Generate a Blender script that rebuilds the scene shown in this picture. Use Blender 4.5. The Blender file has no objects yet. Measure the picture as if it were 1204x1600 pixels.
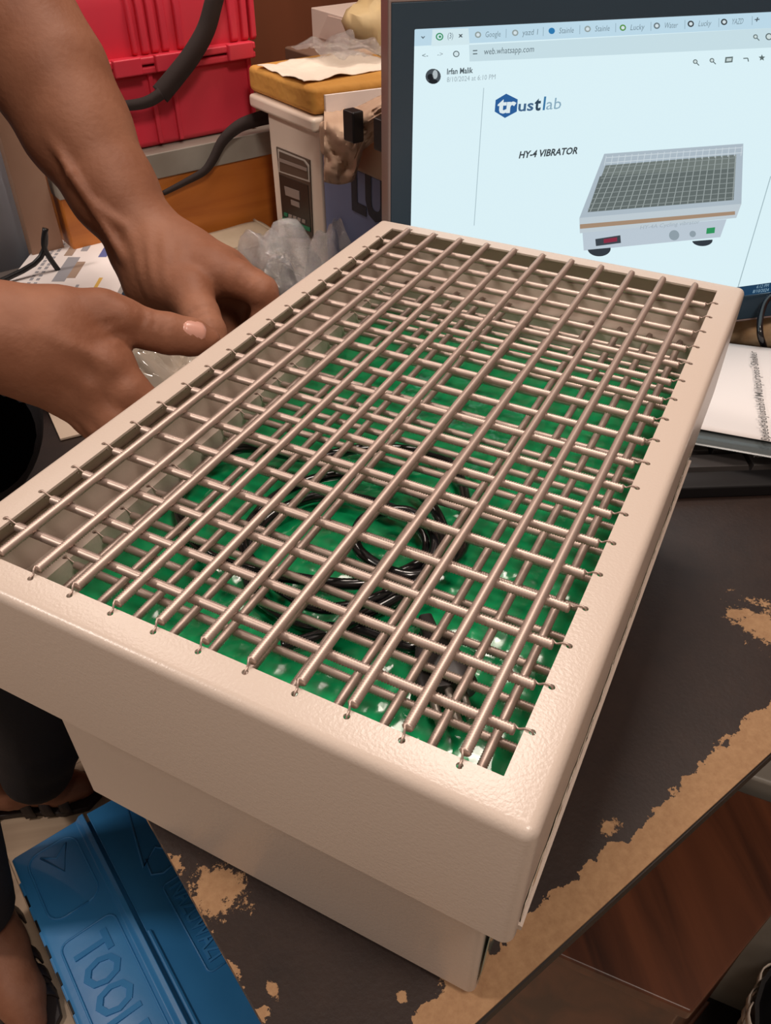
import bpy, bmesh, math, random
import numpy as np
from mathutils import Vector, Matrix, noise
random.seed(7)
scene = bpy.context.scene
COL = scene.collection

# ------------------------------------------------------------------ units
# All shapes are written in "grid units" (one spring pitch = 22 mm) with the origin in the
# middle of the shaker's top frame; wp() turns them into world metres.
U = 0.022
TABLE = -9.9
FLOOR = TABLE - 0.75 / U
ZOFF = -FLOOR * U
def wp(p): return Vector((p[0]*U, p[1]*U, p[2]*U + ZOFF))

# ------------------------------------------------------------------ camera
CAM = np.array([7.104, -16.2319, 11.0818]); FPX = 1253.19
PITCH, YAW, ROLL = 0.7088, -0.471, -0.0017
def _rot():
    f = np.array([math.sin(YAW)*math.cos(PITCH), math.cos(YAW)*math.cos(PITCH), -math.sin(PITCH)])
    r = np.array([math.cos(YAW), -math.sin(YAW), 0.0]); u = np.cross(r, f)
    c, s = math.cos(ROLL), math.sin(ROLL)
    return np.array([c*r + s*u, -s*r + c*u, f])
RC = _rot()
cam_d = bpy.data.cameras.new('camera'); cam = bpy.data.objects.new('camera', cam_d); COL.objects.link(cam)
cam_d.sensor_fit = 'VERTICAL'; cam_d.sensor_height = 36.0; cam_d.lens = 36.0*FPX/1600.0
cam_d.clip_start = 0.01
m = Matrix((RC[0], RC[1], -RC[2])).transposed().to_4x4(); m.translation = wp(CAM)
cam.matrix_world = m
scene.camera = cam
def ray(px, py): return RC.T @ np.array([(px-602)/FPX, (800-py)/FPX, 1.0])
def at(px, py, d): return CAM + d*ray(px, py)                  # point at a depth
def on_z(px, py, z): 
    r = ray(px, py); return CAM + r*(z-CAM[2])/r[2]
def hit(px, py, P, N):
    r = ray(px, py); return CAM + r*((np.asarray(P)-CAM) @ N)/(r @ N)

# ------------------------------------------------------------------ view, world, lamps
vs = scene.view_settings
vs.view_transform = 'Standard'; vs.look = 'None'; vs.gamma = 1.0; vs.use_curve_mapping = False
vs.exposure = 0.0
world = bpy.data.worlds.new('world'); scene.world = world; world.use_nodes = True
bg = world.node_tree.nodes['Background']; bg.inputs[0].default_value = (1.0, 0.80, 0.66, 1); bg.inputs[1].default_value = 0.22
def area_light(name, loc, target, sx, sy, energy, col):
    l = bpy.data.lights.new(name, 'AREA'); l.shape = 'RECTANGLE'; l.size = sx; l.size_y = sy; l.energy = energy; l.color = col
    o = bpy.data.objects.new(name, l); COL.objects.link(o); o.location = wp(loc)
    o.rotation_euler = (wp(target) - wp(loc)).to_track_quat('-Z', 'Y').to_euler()
    return o
area_light('ceiling_lamp', (-6, 27, 60), (-5, 8, 0), 0.38, 0.38, 11.5, (1.0, 0.86, 0.76))
area_light('wall_tube_lamp', (-47, 22, 42), (-5, 0, -5), 0.06, 0.9, 6, (1.0, 0.86, 0.76))
area_light('second_ceiling_lamp', (-60, -40, 66), (-18, -3, -30), 0.2, 0.2, 16, (1.0, 0.88, 0.80))
area_light('background_fill_light', (26, -19, 60), (-12, 8, -8), 0.3, 0.3, 11, (1.0, 0.86, 0.76))  # added fill light behind the camera, brightens the objects in the background

# ------------------------------------------------------------------ materials
def lin(c):
    if isinstance(c, str):
        c = [int(c[i:i+2], 16) for i in (0, 2, 4)]
    return tuple(((v/255)/12.92 if v/255 <= 0.04045 else ((v/255+0.055)/1.055)**2.4) for v in c)
def material(name, col, rough=0.5, metal=0.0, bump=None, vary=None, spec=0.5, coat=0.0, emit=None, alpha=None, trans=0.0):
    """bump=(scale, strength, distance) ; vary=(scale, second colour, detail)"""
    mt = bpy.data.materials.new(name); mt.use_nodes = True
    nt = mt.node_tree; b = nt.nodes['Principled BSDF']
    c = lin(col); b.inputs['Base Color'].default_value = (*c, 1)
    b.inputs['Roughness'].default_value = rough; b.inputs['Metallic'].default_value = metal
    b.inputs['Specular IOR Level'].default_value = spec; b.inputs['Coat Weight'].default_value = coat
    b.inputs['Transmission Weight'].default_value = trans
    if alpha is not None: b.inputs['Alpha'].default_value = alpha
    if emit:
        b.inputs['Emission Color'].default_value = (*lin(emit[0]), 1); b.inputs['Emission Strength'].default_value = emit[1]
    tc = nt.nodes.new('ShaderNodeTexCoord')
    if vary:
        n = nt.nodes.new('ShaderNodeTexNoise'); n.inputs['Scale'].default_value = vary[0]; n.inputs['Detail'].default_value = 5
        mx = nt.nodes.new('ShaderNodeMix'); mx.data_type = 'RGBA'
        mx.inputs[6].default_value = (*c, 1); mx.inputs[7].default_value = (*lin(vary[1]), 1)
        rp = nt.nodes.new('ShaderNodeMapRange'); rp.inputs[1].default_value = 0.35; rp.inputs[2].default_value = 0.7
        nt.links.new(tc.outputs['Object'], n.inputs['Vector']); nt.links.new(n.outputs['Fac'], rp.inputs[0])
        nt.links.new(rp.outputs[0], mx.inputs[0]); nt.links.new(mx.outputs[2], b.inputs['Base Color'])
    if bump:
        n = nt.nodes.new('ShaderNodeTexNoise'); n.inputs['Scale'].default_value = bump[0]; n.inputs['Detail'].default_value = 2
        bp = nt.nodes.new('ShaderNodeBump'); bp.inputs['Strength'].default_value = bump[1]; bp.inputs['Distance'].default_value = bump[2]
        nt.links.new(tc.outputs['Object'], n.inputs['Vector']); nt.links.new(n.outputs['Fac'], bp.inputs['Height'])
        nt.links.new(bp.outputs[0], b.inputs['Normal'])
    return mt
def wood(name, c1, c2, scale=(2, 30, 30), rough=0.45, rotz=0.0, strength=0.1):
    mt = bpy.data.materials.new(name); mt.use_nodes = True; nt = mt.node_tree; b = nt.nodes['Principled BSDF']
    tc = nt.nodes.new('ShaderNodeTexCoord'); mp = nt.nodes.new('ShaderNodeMapping'); mp.inputs['Scale'].default_value = scale
    rt = nt.nodes.new('ShaderNodeVectorRotate'); rt.rotation_type = 'Z_AXIS'; rt.inputs['Angle'].default_value = -rotz
    n = nt.nodes.new('ShaderNodeTexNoise'); n.inputs['Scale'].default_value = 1.0; n.inputs['Detail'].default_value = 6; n.inputs['Distortion'].default_value = 0.8
    cr = nt.nodes.new('ShaderNodeValToRGB'); cr.color_ramp.elements[0].color = (*lin(c1), 1); cr.color_ramp.elements[1].color = (*lin(c2), 1)
    cr.color_ramp.elements[0].position = 0.35; cr.color_ramp.elements[1].position = 0.68
    nt.links.new(tc.outputs['Object'], rt.inputs['Vector']); nt.links.new(rt.outputs[0], mp.inputs['Vector']); nt.links.new(mp.outputs[0], n.inputs['Vector'])
    nt.links.new(n.outputs['Fac'], cr.inputs[0]); nt.links.new(cr.outputs[0], b.inputs['Base Color'])
    bp = nt.nodes.new('ShaderNodeBump'); bp.inputs['Strength'].default_value = strength; bp.inputs['Distance'].default_value = 0.001
    nt.links.new(n.outputs['Fac'], bp.inputs['Height']); nt.links.new(bp.outputs[0], b.inputs['Normal'])
    b.inputs['Roughness'].default_value = rough
    return mt
M = {}
M['instrument'] = material('instrument_paint', 'e6d5c4', 0.4)
M['cream'] = material('cream_powder_coat', 'c9b9ac', 0.30, bump=(700, 0.20, 0.0006), spec=0.5)
M['steel'] = material('spring_steel', 'c4b0a5', 0.46, 0.72)
M['steel_dull'] = material('dull_steel', 'a59d94', 0.42, 0.9)
M['green_film'] = material('green_film', '12a061', 0.15, bump=(38, 0.5, 0.006), vary=(16, '0e8f55'), coat=0.6)
M['rubber'] = material('black_rubber', '17161a', 0.45)
M['cord'] = material('black_cord', '121115', 0.22, coat=0.5)
M['plug'] = material('plug_plastic', '2c2727', 0.42)
M['teal_film'] = material('teal_film', '3f7d74', 0.12, coat=0.6)
M['film'] = material('clear_film', 'c7bda9', 0.10, bump=(60, 0.6, 0.004), coat=0.8)
M['bezel'] = material('glow_tinted_bezel', '384d5e', 0.32)  # bluish cast of the screen's glow painted into the base colour
M['bezel_edge'] = material('monitor_edge', '9a8884', 0.35)
def glow(name, col, s=1.0): return material(name, '000000', 0.4, emit=(col, s), spec=0.2)
M['black'] = material('black_plastic', '141315', 0.40)
M['keycap'] = material('keycap', '3a3635', 0.42)
M['paper'] = material('white_paper', 'e9e1de', 0.7)
M['ink'] = material('print_ink', '6c6866', 0.7)
M['red'] = material('red_plastic', 'dc3248', 0.45, vary=(9, 'd43c4c'))
M['strap'] = material('black_webbing', '332826', 0.85)
M['cardboard'] = material('grey_cardboard', 'a99882', 0.8, vary=(20, '9a8870'))
M['bluecarton'] = material('blue_carton', '8492bb', 0.6, vary=(8, '7886b0'))
M['darkprint'] = material('dark_print', '2d3242', 0.6)
M['foam'] = material('yellow_foam', 'cf9848', 0.8, vary=(14, 'b98236'), bump=(60, 0.6, 0.004))
M['whitefoam'] = material('white_foam_sheet', 'eadccb', 0.7, bump=(70, 0.5, 0.004))
M['tissue'] = material('brown_tissue', 'c9ac93', 0.8, vary=(12, 'b3927a'))
M['yellowbag'] = material('yellow_bag', 'c9b184', 0.6, vary=(9, 'b79c6b'))
M['skin'] = material('brown_skin', '97674f', 0.58, bump=(260, 0.32, 0.0010), vary=(22, '80513a'), spec=0.3)
M['nail'] = material('thumbnail', 'c69282', 0.30)
M['blackcloth'] = material('black_cloth', '17141a', 0.9, bump=(300, 0.3, 0.001))
M['sandal'] = material('sandal_leather', '2a2120', 0.5)
M['bluemetal'] = material('blue_paint', '3d8dcb', 0.36, vary=(7, '337fbc'), bump=(60, 0.08, 0.002), coat=0.3)
M['bluebag'] = material('blue_bag', '3c6a96', 0.3, bump=(45, 0.7, 0.006))
M['tan'] = material('tan_board', 'a98670', 0.6, vary=(10, '9c7861'))
M['palewall'] = material('pale_plastic', 'c9d2df', 0.5)
M['grey'] = material('grey_metal', '9a948a', 0.45, vary=(14, '857d72'))
M['wall'] = wood('brown_wall', '653a26', '8a5136', (3, 3, 0.8), 0.5)
M['floorwood'] = wood('floor_planks', 'b0987f', 'cbb296', (22, 2.0, 8), 0.55, rotz=math.radians(-50))
M['crate'] = wood('crate_wood', 'ab5f24', 'cc7c34', (4, 4, 26), 0.38)
M['bench'] = wood('bench_wood', '3a2016', '6a3d27', (24, 2.2, 10), 0.35, rotz=math.radians(35))
def clear_plastic():
    mt = bpy.data.materials.new('clear_plastic'); mt.use_nodes = True; nt = mt.node_tree
    out = nt.nodes['Material Output']; b = nt.nodes['Principled BSDF']
    b.inputs['Base Color'].default_value = (0.95, 0.93, 0.91, 1); b.inputs['Metallic'].default_value = 0.55; b.inputs['Coat Weight'].default_value = 1.0; b.inputs['Coat Roughness'].default_value = 0.03; b.inputs['Roughness'].default_value = 0.08; b.inputs['Specular IOR Level'].default_value = 1.0
    n = nt.nodes.new('ShaderNodeTexNoise'); n.inputs['Scale'].default_value = 55; n.inputs['Detail'].default_value = 3; n.inputs['Distortion'].default_value = 1.5
    bp = nt.nodes.new('ShaderNodeBump'); bp.inputs['Strength'].default_value = 0.7; bp.inputs['Distance'].default_value = 0.005
    nt.links.new(n.outputs['Fac'], bp.inputs['Height']); nt.links.new(bp.outputs[0], b.inputs['Normal']); nt.links.new(bp.outputs[0], b.inputs['Coat Normal'])
    tr = nt.nodes.new('ShaderNodeBsdfTransparent'); mx = nt.nodes.new('ShaderNodeMixShader'); mx.inputs[0].default_value = 0.33
    nt.links.new(tr.outputs[0], mx.inputs[1]); nt.links.new(b.outputs[0], mx.inputs[2]); nt.links.new(mx.outputs[0], out.inputs[0])
    return mt
M['clear'] = clear_plastic()

# ------------------------------------------------------------------ mesh helpers
ORG = {}
class Fr:
    """a local frame: maps (x,y,z) to grid units"""
    def __init__(s, o, ex, ey, ez=(0, 0, 1)): s.o = np.array(o, float); s.m = np.array([ex, ey, ez], float).T
    def __call__(s, p): return s.o + s.m @ np.array(p, float)
class MB:
    def __init__(s, fr=None): s.v = []; s.f = []; s.fr = fr
    def pts(s, ps):
        i = len(s.v)
        s.v += [tuple(s.fr(p)) if s.fr else tuple(map(float, p)) for p in ps]
        return i
    def box(s, a, b):
        (x0, y0, z0), (x1, y1, z1) = a, b
        i = s.pts([(x0,y0,z0),(x1,y0,z0),(x1,y1,z0),(x0,y1,z0),(x0,y0,z1),(x1,y0,z1),(x1,y1,z1),(x0,y1,z1)])
        s.f += [tuple(i+k for k in q) for q in ((3,2,1,0),(4,5,6,7),(0,1,5,4),(1,2,6,5),(2,3,7,6),(3,0,4,7))]; return s
    def prism(s, poly, z0, z1, axis=2):
        """poly of 2-D points extruded along axis"""
        def mk(p, z): return {2: (p[0], p[1], z), 1: (p[0], z, p[1]), 0: (z, p[0], p[1])}[axis]
        n = len(poly); i = s.pts([mk(p, z0) for p in poly] + [mk(p, z1) for p in poly])
        s.f.append(tuple(i+k for k in range(n-1, -1, -1))); s.f.append(tuple(i+n+k for k in range(n)))
        for k in range(n): s.f.append((i+k, i+(k+1) % n, i+n+(k+1) % n, i+n+k))
        return s
    def tube(s, path, r, n=8, flat=None, caps=True):
        P = [Vector(p) for p in path]; N = len(P)
        rs = r if hasattr(r, '__len__') else [r]*N
        t0 = (P[1]-P[0]).normalized(); up = Vector((0, 0, 1)) if abs(t0.z) < 0.9 else Vector((1, 0, 0))
        x = t0.cross(up).normalized(); base = None
        for k in range(N):
            t = (P[min(k+1, N-1)] - P[max(k-1, 0)]).normalized()
            x = (x - t*x.dot(t)).normalized(); y = t.cross(x)
            a, b = (rs[k], rs[k]) if flat is None else (rs[k], rs[k]*flat)
            i = s.pts([tuple(P[k] + x*(a*math.cos(2*math.pi*j/n)) + y*(b*math.sin(2*math.pi*j/n))) for j in range(n)])
            if base is None: base = i
            else:
                for j in range(n): s.f.append((i-n+j, i-n+(j+1) % n, i+(j+1) % n, i+j))
        if caps:
            s.f.append(tuple(base+j for j in range(n-1, -1, -1))); s.f.append(tuple(i+j for j in range(n)))
        return s
    def loops(s, loops, close=False, cap0=False, cap1=False):
        n = len(loops[0]); ids = [s.pts(l) for l in loops]
        R = list(zip(ids[:-1], ids[1:])) + ([(ids[-1], ids[0])] if close else [])
        for a, b in R:
            for j in range(n): s.f.append((a+j, a+(j+1) % n, b+(j+1) % n, b+j))
        if cap0: s.f.append(tuple(ids[0]+j for j in range(n-1, -1, -1)))
        if cap1: s.f.append(tuple(ids[-1]+j for j in range(n)))
        return s
    def grid(s, fn, nu, nv):
        i = s.pts([fn(a/(nu-1), b/(nv-1)) for b in range(nv) for a in range(nu)])
        for b in range(nv-1):
            for a in range(nu-1): s.f.append((i+b*nu+a, i+b*nu+a+1, i+(b+1)*nu+a+1, i+(b+1)*nu+a))
        return s
    def disc(s, c, r, n=20, ry=None, z=0, h=0.0):
        ry = ry or r
        poly = [(c[0]+r*math.cos(2*math.pi*j/n), c[1]+ry*math.sin(2*math.pi*j/n)) for j in range(n)]
        return s.prism(poly, z, z+h)
    def build(s, name, mat, parent=None, smooth=None, bevel=0.0, solid=0.0, subsurf=0, kind=None, label=None):
        V = [wp(v) for v in s.v]
        lo = Vector([min(v[k] for v in V) for k in range(3)]); hi = Vector([max(v[k] for v in V) for k in range(3)])
        org = Vector(((lo.x+hi.x)/2, (lo.y+hi.y)/2, lo.z if parent is None else (lo.z+hi.z)/2))
        me = bpy.data.meshes.new(name); me.from_pydata([tuple(v-org) for v in V], [], s.f); me.update()
        bm = bmesh.new(); bm.from_mesh(me); bmesh.ops.recalc_face_normals(bm, faces=bm.faces); bm.to_mesh(me); bm.free()
        me.materials.append(M[mat] if isinstance(mat, str) else mat)
        o = bpy.data.objects.new(name, me); COL.objects.link(o); place(o, org, parent)
        if smooth is not None:
            me.shade_smooth()
            if smooth < 180: me.set_sharp_from_angle(angle=math.radians(smooth))
        if solid:
            md = o.modifiers.new('thickness', 'SOLIDIFY'); md.thickness = solid*U; md.offset = 0
        if bevel:
            md = o.modifiers.new('bevel', 'BEVEL'); md.width = bevel*U; md.segments = 3; md.limit_method = 'ANGLE'; md.angle_limit = math.radians(35)
            me.shade_smooth(); me.set_sharp_from_angle(angle=math.radians(50)); md.harden_normals = True
        if subsurf:
            md = o.modifiers.new('subsurf', 'SUBSURF'); md.levels = md.render_levels = subsurf
        if kind: o['kind'] = kind
        if label: o['label'] = label
        return o
def place(o, org, parent):
    ORG[o.name] = org
    if parent is not None:
        o.parent = parent; o.location = org - ORG[parent.name]
    else: o.location = org
def thing(name, at_, label, cat, group=None):
    o = bpy.data.objects.new(name, None); COL.objects.link(o); o.empty_display_size = 0.05
    ORG[o.name] = wp(at_); o.location = ORG[o.name]; tag(o, label, cat, group); return o
def tag(o, label, cat, group=None):
    o['label'] = label; o['category'] = cat
    if group: o['group'] = group
    return o
def struct(o): o['kind'] = 'structure'; return o
def instance(src, name, org_units, parent, rot=None):
    o = bpy.data.objects.new(name, src.data); COL.objects.link(o); place(o, wp(org_units), parent)
    if rot: o.rotation_euler = rot
    for md in src.modifiers:
        n = o.modifiers.new(md.name, md.type)
        for k in ('width', 'segments', 'limit_method', 'angle_limit', 'harden_normals', 'thickness', 'offset'):
            if hasattr(md, k): setattr(n, k, getattr(md, k))
    return o
def rrect(hx, hy, r, z, n=5, cx=0, cy=0):
    out = []
    for k, (sx, sy) in enumerate(((1, 1), (-1, 1), (-1, -1), (1, -1))):
        for j in range(n):
            a = math.pi/2*(k + j/(n-1)); out.append((cx+sx*(hx-r)+r*math.cos(a), cy+sy*(hy-r)+r*math.sin(a), z))
    return out
def text_mesh(string, fr, size, mat, name, parent, bold=0.0, shear=0.0, width=None, depth=0.0, align='LEFT', label=None):
    """lettering lying in the frame's xy plane, size = letter height in grid units"""
    cu = bpy.data.curves.new('lettering', 'FONT'); cu.body = string; cu.size = 1.0; cu.offset = bold; cu.shear = shear; cu.align_x = align
    cu.extrude = depth; cu.resolution_u = 2
    ob = bpy.data.objects.new('lettering', cu); COL.objects.link(ob)
    dg = bpy.context.evaluated_depsgraph_get(); me = ob.evaluated_get(dg).to_mesh()
    vs_ = [v.co.copy() for v in me.vertices]; fs = [tuple(p.vertices) for p in me.polygons]
    ob.evaluated_get(dg).to_mesh_clear(); bpy.data.objects.remove(ob); bpy.data.curves.remove(cu)
    if not vs_: return None
    sc = size/0.70; sx = sc
    if width: sx = width/max(1e-6, max(v.x for v in vs_) - min(0, min(v.x for v in vs_)))
    mb = MB(fr); mb.pts([(v.x*sx, v.y*sc, v.z) for v in vs_]); mb.f = fs
    return mb.build(name, mat, parent, label=label)
def spline(pts, n=8, closed=False):
    P = [np.array(p, float) for p in pts]; out = []
    N = len(P); rng = range(N if closed else N-1)
    for i in rng:
        p0 = P[(i-1) % N] if closed or i > 0 else P[0]; p1 = P[i]; p2 = P[(i+1) % N]; p3 = P[(i+2) % N] if closed or i+2 < N else P[-1]
        for k in range(n):
            t = k/n
            out.append(0.5*((2*p1) + (-p0+p2)*t + (2*p0-5*p1+4*p2-p3)*t*t + (-p0+3*p1-3*p2+p3)*t**3))
    if not closed: out.append(P[-1])
    return out
def nz(p, s=1.0, o=0.0): return noise.noise(Vector((p[0]*s+o, p[1]*s-o, p[2]*s+2*o)))

# room axes: AV runs along the table's right edge (away), AU along its near edge (to the left)
AV = np.array([math.cos(math.radians(64)), math.sin(math.radians(64)), 0]); AU = np.array([-AV[1], AV[0], 0]); AZ = np.array([0, 0, 1.0])
K = np.array([4.33, -13.14, 0])
def room(a, b, z): return K + AV*a + AU*b + AZ*z

#==SETTING==
fl = MB(); 
fl.fr = lambda p: room(*p)
fl.box((-80, -70, FLOOR-1), (75, 66, FLOOR-0.06)); floor = struct(fl.build('floor', 'floorwood'))
pw = 5.5
for i in range(9):
    for j in range(3):
        a0 = -34 + i*pw; b0 = 12 + j*26 + (i % 2)*11
        pm = MB(lambda p: room(*p)); pm.box((a0+0.03, b0+0.03, FLOOR-0.06), (a0+pw-0.03, b0+25.97, FLOOR))
        pm.build('plank', 'floorwood', floor, bevel=0.05)
wb = MB(lambda p: room(*p)); wb.box((66, -70, FLOOR), (68, 66, 80)); struct(wb.build('wall_back', 'wall'))
wl = MB(lambda p: room(*p)); wl.box((-80, 66, FLOOR), (68, 68, 80)); struct(wl.build('wall_left', 'wall'))

#==TABLE==
def table_material():
    mt = bpy.data.materials.new('worn_black_laminate'); mt.use_nodes = True; nt = mt.node_tree; b = nt.nodes['Principled BSDF']; L = nt.links.new
    uv = nt.nodes.new('ShaderNodeTexCoord')
    at_ = nt.nodes.new('ShaderNodeAttribute'); at_.attribute_name = 'ab'      # table coordinates in grid units
    sp = nt.nodes.new('ShaderNodeSeparateXYZ'); L(at_.outputs['Vector'], sp.inputs[0])
    def noise_(scale, detail=4, rough=0.6):
        n = nt.nodes.new('ShaderNodeTexNoise'); n.inputs['Scale'].default_value = scale; n.inputs['Detail'].default_value = detail; n.inputs['Roughness'].default_value = rough
        L(at_.outputs['Vector'], n.inputs['Vector']); return n.outputs['Fac']
    def math_(op, x, y=None):
        n = nt.nodes.new('ShaderNodeMath'); n.operation = op
        for i, v in enumerate((x, y)):
            if v is None: continue
            if isinstance(v, (int, float)): n.inputs[i].default_value = v
            else: L(v, n.inputs[i])
        return n.outputs[0]
    fine = noise_(2.6, 6); mid = noise_(0.55, 3)
    # a worn band along the right edge (b small), its inner border ragged
    wob = math_('ADD', math_('MULTIPLY', math_('SUBTRACT', fine, 0.5), 0.9), math_('MULTIPLY', math_('SUBTRACT', mid, 0.5), 1.3))
    band = math_('LESS_THAN', math_('ADD', sp.outputs['Y'], wob), 0.98)
    # thin chips along the near edge (a small)
    edge = math_('LESS_THAN', math_('ADD', sp.outputs['X'], math_('MULTIPLY', math_('SUBTRACT', noise_(1.5, 6), 0.42), 3.2)), 0.12)
    def chip(a, b_, ra, rb, th):
        dx = math_('DIVIDE', math_('SUBTRACT', sp.outputs['X'], a), ra); dy = math_('DIVIDE', math_('SUBTRACT', sp.outputs['Y'], b_), rb)
        d = math_('SQRT', math_('ADD', math_('MULTIPLY', dx, dx), math_('MULTIPLY', dy, dy)))
        return math_('LESS_THAN', math_('ADD', d, math_('MULTIPLY', math_('SUBTRACT', noise_(1.6, 8, 0.8), 0.5), th*3.0)), 1.0)
    m_ = math_('MAXIMUM', band, edge)
    for c in CHIPS: m_ = math_('MAXIMUM', m_, chip(*c))
    mx = nt.nodes.new('ShaderNodeMix'); mx.data_type = 'RGBA'
    dk = nt.nodes.new('ShaderNodeMix'); dk.data_type = 'RGBA'; dk.inputs[6].default_value = (*lin('1c1210'), 1); dk.inputs[7].default_value = (*lin('38271f'), 1)
    L(noise_(0.9, 6, 0.7), dk.inputs[0])
    tn = nt.nodes.new('ShaderNodeMix'); tn.data_type = 'RGBA'; tn.inputs[6].default_value = (*lin('8f6848'), 1); tn.inputs[7].default_value = (*lin('c09a72'), 1)
    L(noise_(5, 5), tn.inputs[0])
    L(m_, mx.inputs[0]); L(dk.outputs[2], mx.inputs[6]); L(tn.outputs[2], mx.inputs[7]); L(mx.outputs[2], b.inputs['Base Color'])
    mr = nt.nodes.new('ShaderNodeMapRange'); mr.inputs[3].default_value = 0.5; mr.inputs[4].default_value = 0.85; L(m_, mr.inputs[0]); L(mr.outputs[0], b.inputs['Roughness'])
    bp = nt.nodes.new('ShaderNodeBump'); bp.inputs['Strength'].default_value = 0.5; bp.inputs['Distance'].default_value = 0.001
    L(math_('SUBTRACT', math_('MULTIPLY', noise_(7, 4), 0.35), m_), bp.inputs['Height']); L(bp.outputs[0], b.inputs['Normal'])
    return mt
def ab(px, py):
    p = on_z(px, py, TABLE) - K; return float(p @ AV), float(p @ AU)
CHIPS = [(*ab(1195, 980), 0.8, 1.1, 1.7), (*ab(340, 1385), 0.6, 0.75, 1.9), (*ab(950, 1292), 0.28, 0.22, 1.8), (*ab(628, 1556), 0.12, 0.14, 1.6),
         (*ab(730, 1545), 0.7, 0.5, 1.4), (*ab(425, 1545), 0.10, 0.22, 1.8)]
TW, TD = 58.0, 64.0
table = thing('desk_table', room(TD/2, TW/2, FLOOR), 'large black laminate table with a chipped peeling edge under the shaker', 'table')
tb = MB(lambda p: room(*p)); tb.box((0, 0, TABLE-0.55), (TD, TW, TABLE)); top = tb.build('table_top', table_material(), table)
att = top.data.attributes.new('ab', 'FLOAT_VECTOR', 'POINT')
for i, v in enumerate(tb.v):
    d = np.array(v) - K; att.data[i].vector = (float(d @ AV), float(d @ AU), v[2])
eb = MB(lambda p: room(*p)); eb.box((0.25, -0.06, TABLE-0.55), (TD, 0.0, TABLE-0.08)); eb.build('edge_band', material('dark_edge', '1c120d', 0.6), table)
for a, b_ in ((9, 22), (3, TW-4), (TD-4, 4), (TD-4, TW-4)):
    lg = MB(lambda p: room(*p)); lg.box((a-1.2, b_-1.2, FLOOR), (a+1.2, b_+1.2, TABLE-0.55)); lg.build('table_leg', 'bench', table)

#==SHAKER==
XO, YO0, YO1 = 6.463, -10.2065, 10.1182          # outer frame
XI, YI0, YI1 = 5.676, -9.446, 9.431              # opening
HX, HY0, HY1 = 5.807, -9.583, 9.615              # spring holes
YC = (YO0+YO1)/2; HYO = (YO1-YO0)/2; YCI = (YI0+YI1)/2; HYI = (YI1-YI0)/2
SK = -3.76
sh = thing('laboratory_shaker', (0, 0, TABLE), 'cream metal laboratory vibrator with two grids of crossed steel springs, on the black table', 'shaker')
prof = []
def lp(hx, hy, r, z, cy): return rrect(hx, hy, r, z, 6, 0, cy)
L = [lp(XI, HYI, 0.01, -0.06, YCI), lp(XI, HYI, 0.01, 0.0, YCI)]
FR = 0.2
for k in range(7):
    a = math.pi/2*k/6; L.append(lp(XO-FR+FR*math.sin(a), HYO-FR+FR*math.sin(a), 0.03+FR*math.sin(a), -FR+FR*math.cos(a), YC))
L += [lp(XO, HYO, 0.23, SK, YC), lp(XO-0.06, HYO-0.06, 0.17, SK, YC), lp(XO-0.06, HYO-0.06, 0.17, -0.06, YC)]
fm = MB(); fm.loops(L, close=True); frame = fm.build('top_frame', 'cream', sh)
HOLES = [((i-5), HY1) for i in range(11)] + [((i-5), HY0) for i in range(11)] + [(HX, (8.5-j)) for j in range(18)] + [(-HX, (8.5-j)) for j in range(18)]
def drill(obj, z):
    cm = MB()
    for x, y in HOLES: cm.disc((x, y), 0.062, 10, z=z-0.2, h=0.4)
    c = cm.build('drill', 'cream')
    md = obj.modifiers.new('holes', 'BOOLEAN'); md.operation = 'DIFFERENCE'; md.solver = 'EXACT'; md.object = c
    dg = bpy.context.evaluated_depsgraph_get(); dg.update()
    me = bpy.data.meshes.new_from_object(obj.evaluated_get(dg)); obj.modifiers.clear(); obj.data = me
    bpy.data.objects.remove(c)
    me.shade_smooth(); me.set_sharp_from_angle(angle=math.radians(24))
drill(frame, 0.0)
# inner tray that carries the lower spring grid
ZL = -2.0
L = [lp(XO-0.16, HYO-0.16, 0.15, -0.95, YC), lp(XO-0.10, HYO-0.10, 0.15, -0.95, YC), lp(XO-0.10, HYO-0.10, 0.15, ZL-0.05, YC), lp(XI+0.04, HYI+0.04, 0.05, ZL-0.05, YCI), lp(XI+0.04, HYI+0.04, 0.05, -3.2, YCI),
     lp(XI, HYI, 0.04, -3.2, YCI), lp(XI, HYI, 0.04, ZL, YCI), lp(XO-0.16, HYO-0.16, 0.15, ZL, YC)]
tr = MB(); tr.loops(L, close=True); tray = tr.build('inner_tray', 'cream', sh); drill(tray, ZL)
# floor plate under the springs, covered in green film
gf = MB()
def gfn(u, v):
    x = -XI+0.02+u*(2*XI-0.04); y = YI0+0.02+v*(YI1-YI0-0.04)
    e = min(1, 6*min(u, 1-u), 6*min(v, 1-v))
    z = -3.05 + e*(0.10*nz((x, y, 0), 0.55) + 0.07*abs(nz((x*1.0, y*0.45, 3), 1.6)) + 0.03*nz((x, y, 9), 3.0))
    return (x, y, z)
gf.grid(gfn, 90, 140); gf.build('green_film_floor', 'green_film', sh, smooth=180, label='wrinkled green protective film over the tray floor')
# lower body
L = [rrect(5.8, 9.25, 0.2, -9.5, 6), rrect(5.8, 9.25, 0.2, -3.25, 6)]
bb = MB(); bb.loops(L, cap0=True, cap1=True); bb.build('lower_body', 'cream', sh, smooth=30)
for x in (-4.3, 4.3):
    for y in (-7.2, 7.4):
        ft = MB(); ft.loops([[(x+r*math.cos(t*math.pi/8), y+r*math.sin(t*math.pi/8), z) for t in range(16)] for r, z in ((0.7, TABLE), (0.8, TABLE+0.2), (0.6, -9.5))], cap0=True, cap1=True)
        ft.build('rubber_foot', 'rubber', sh, smooth=40)
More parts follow.
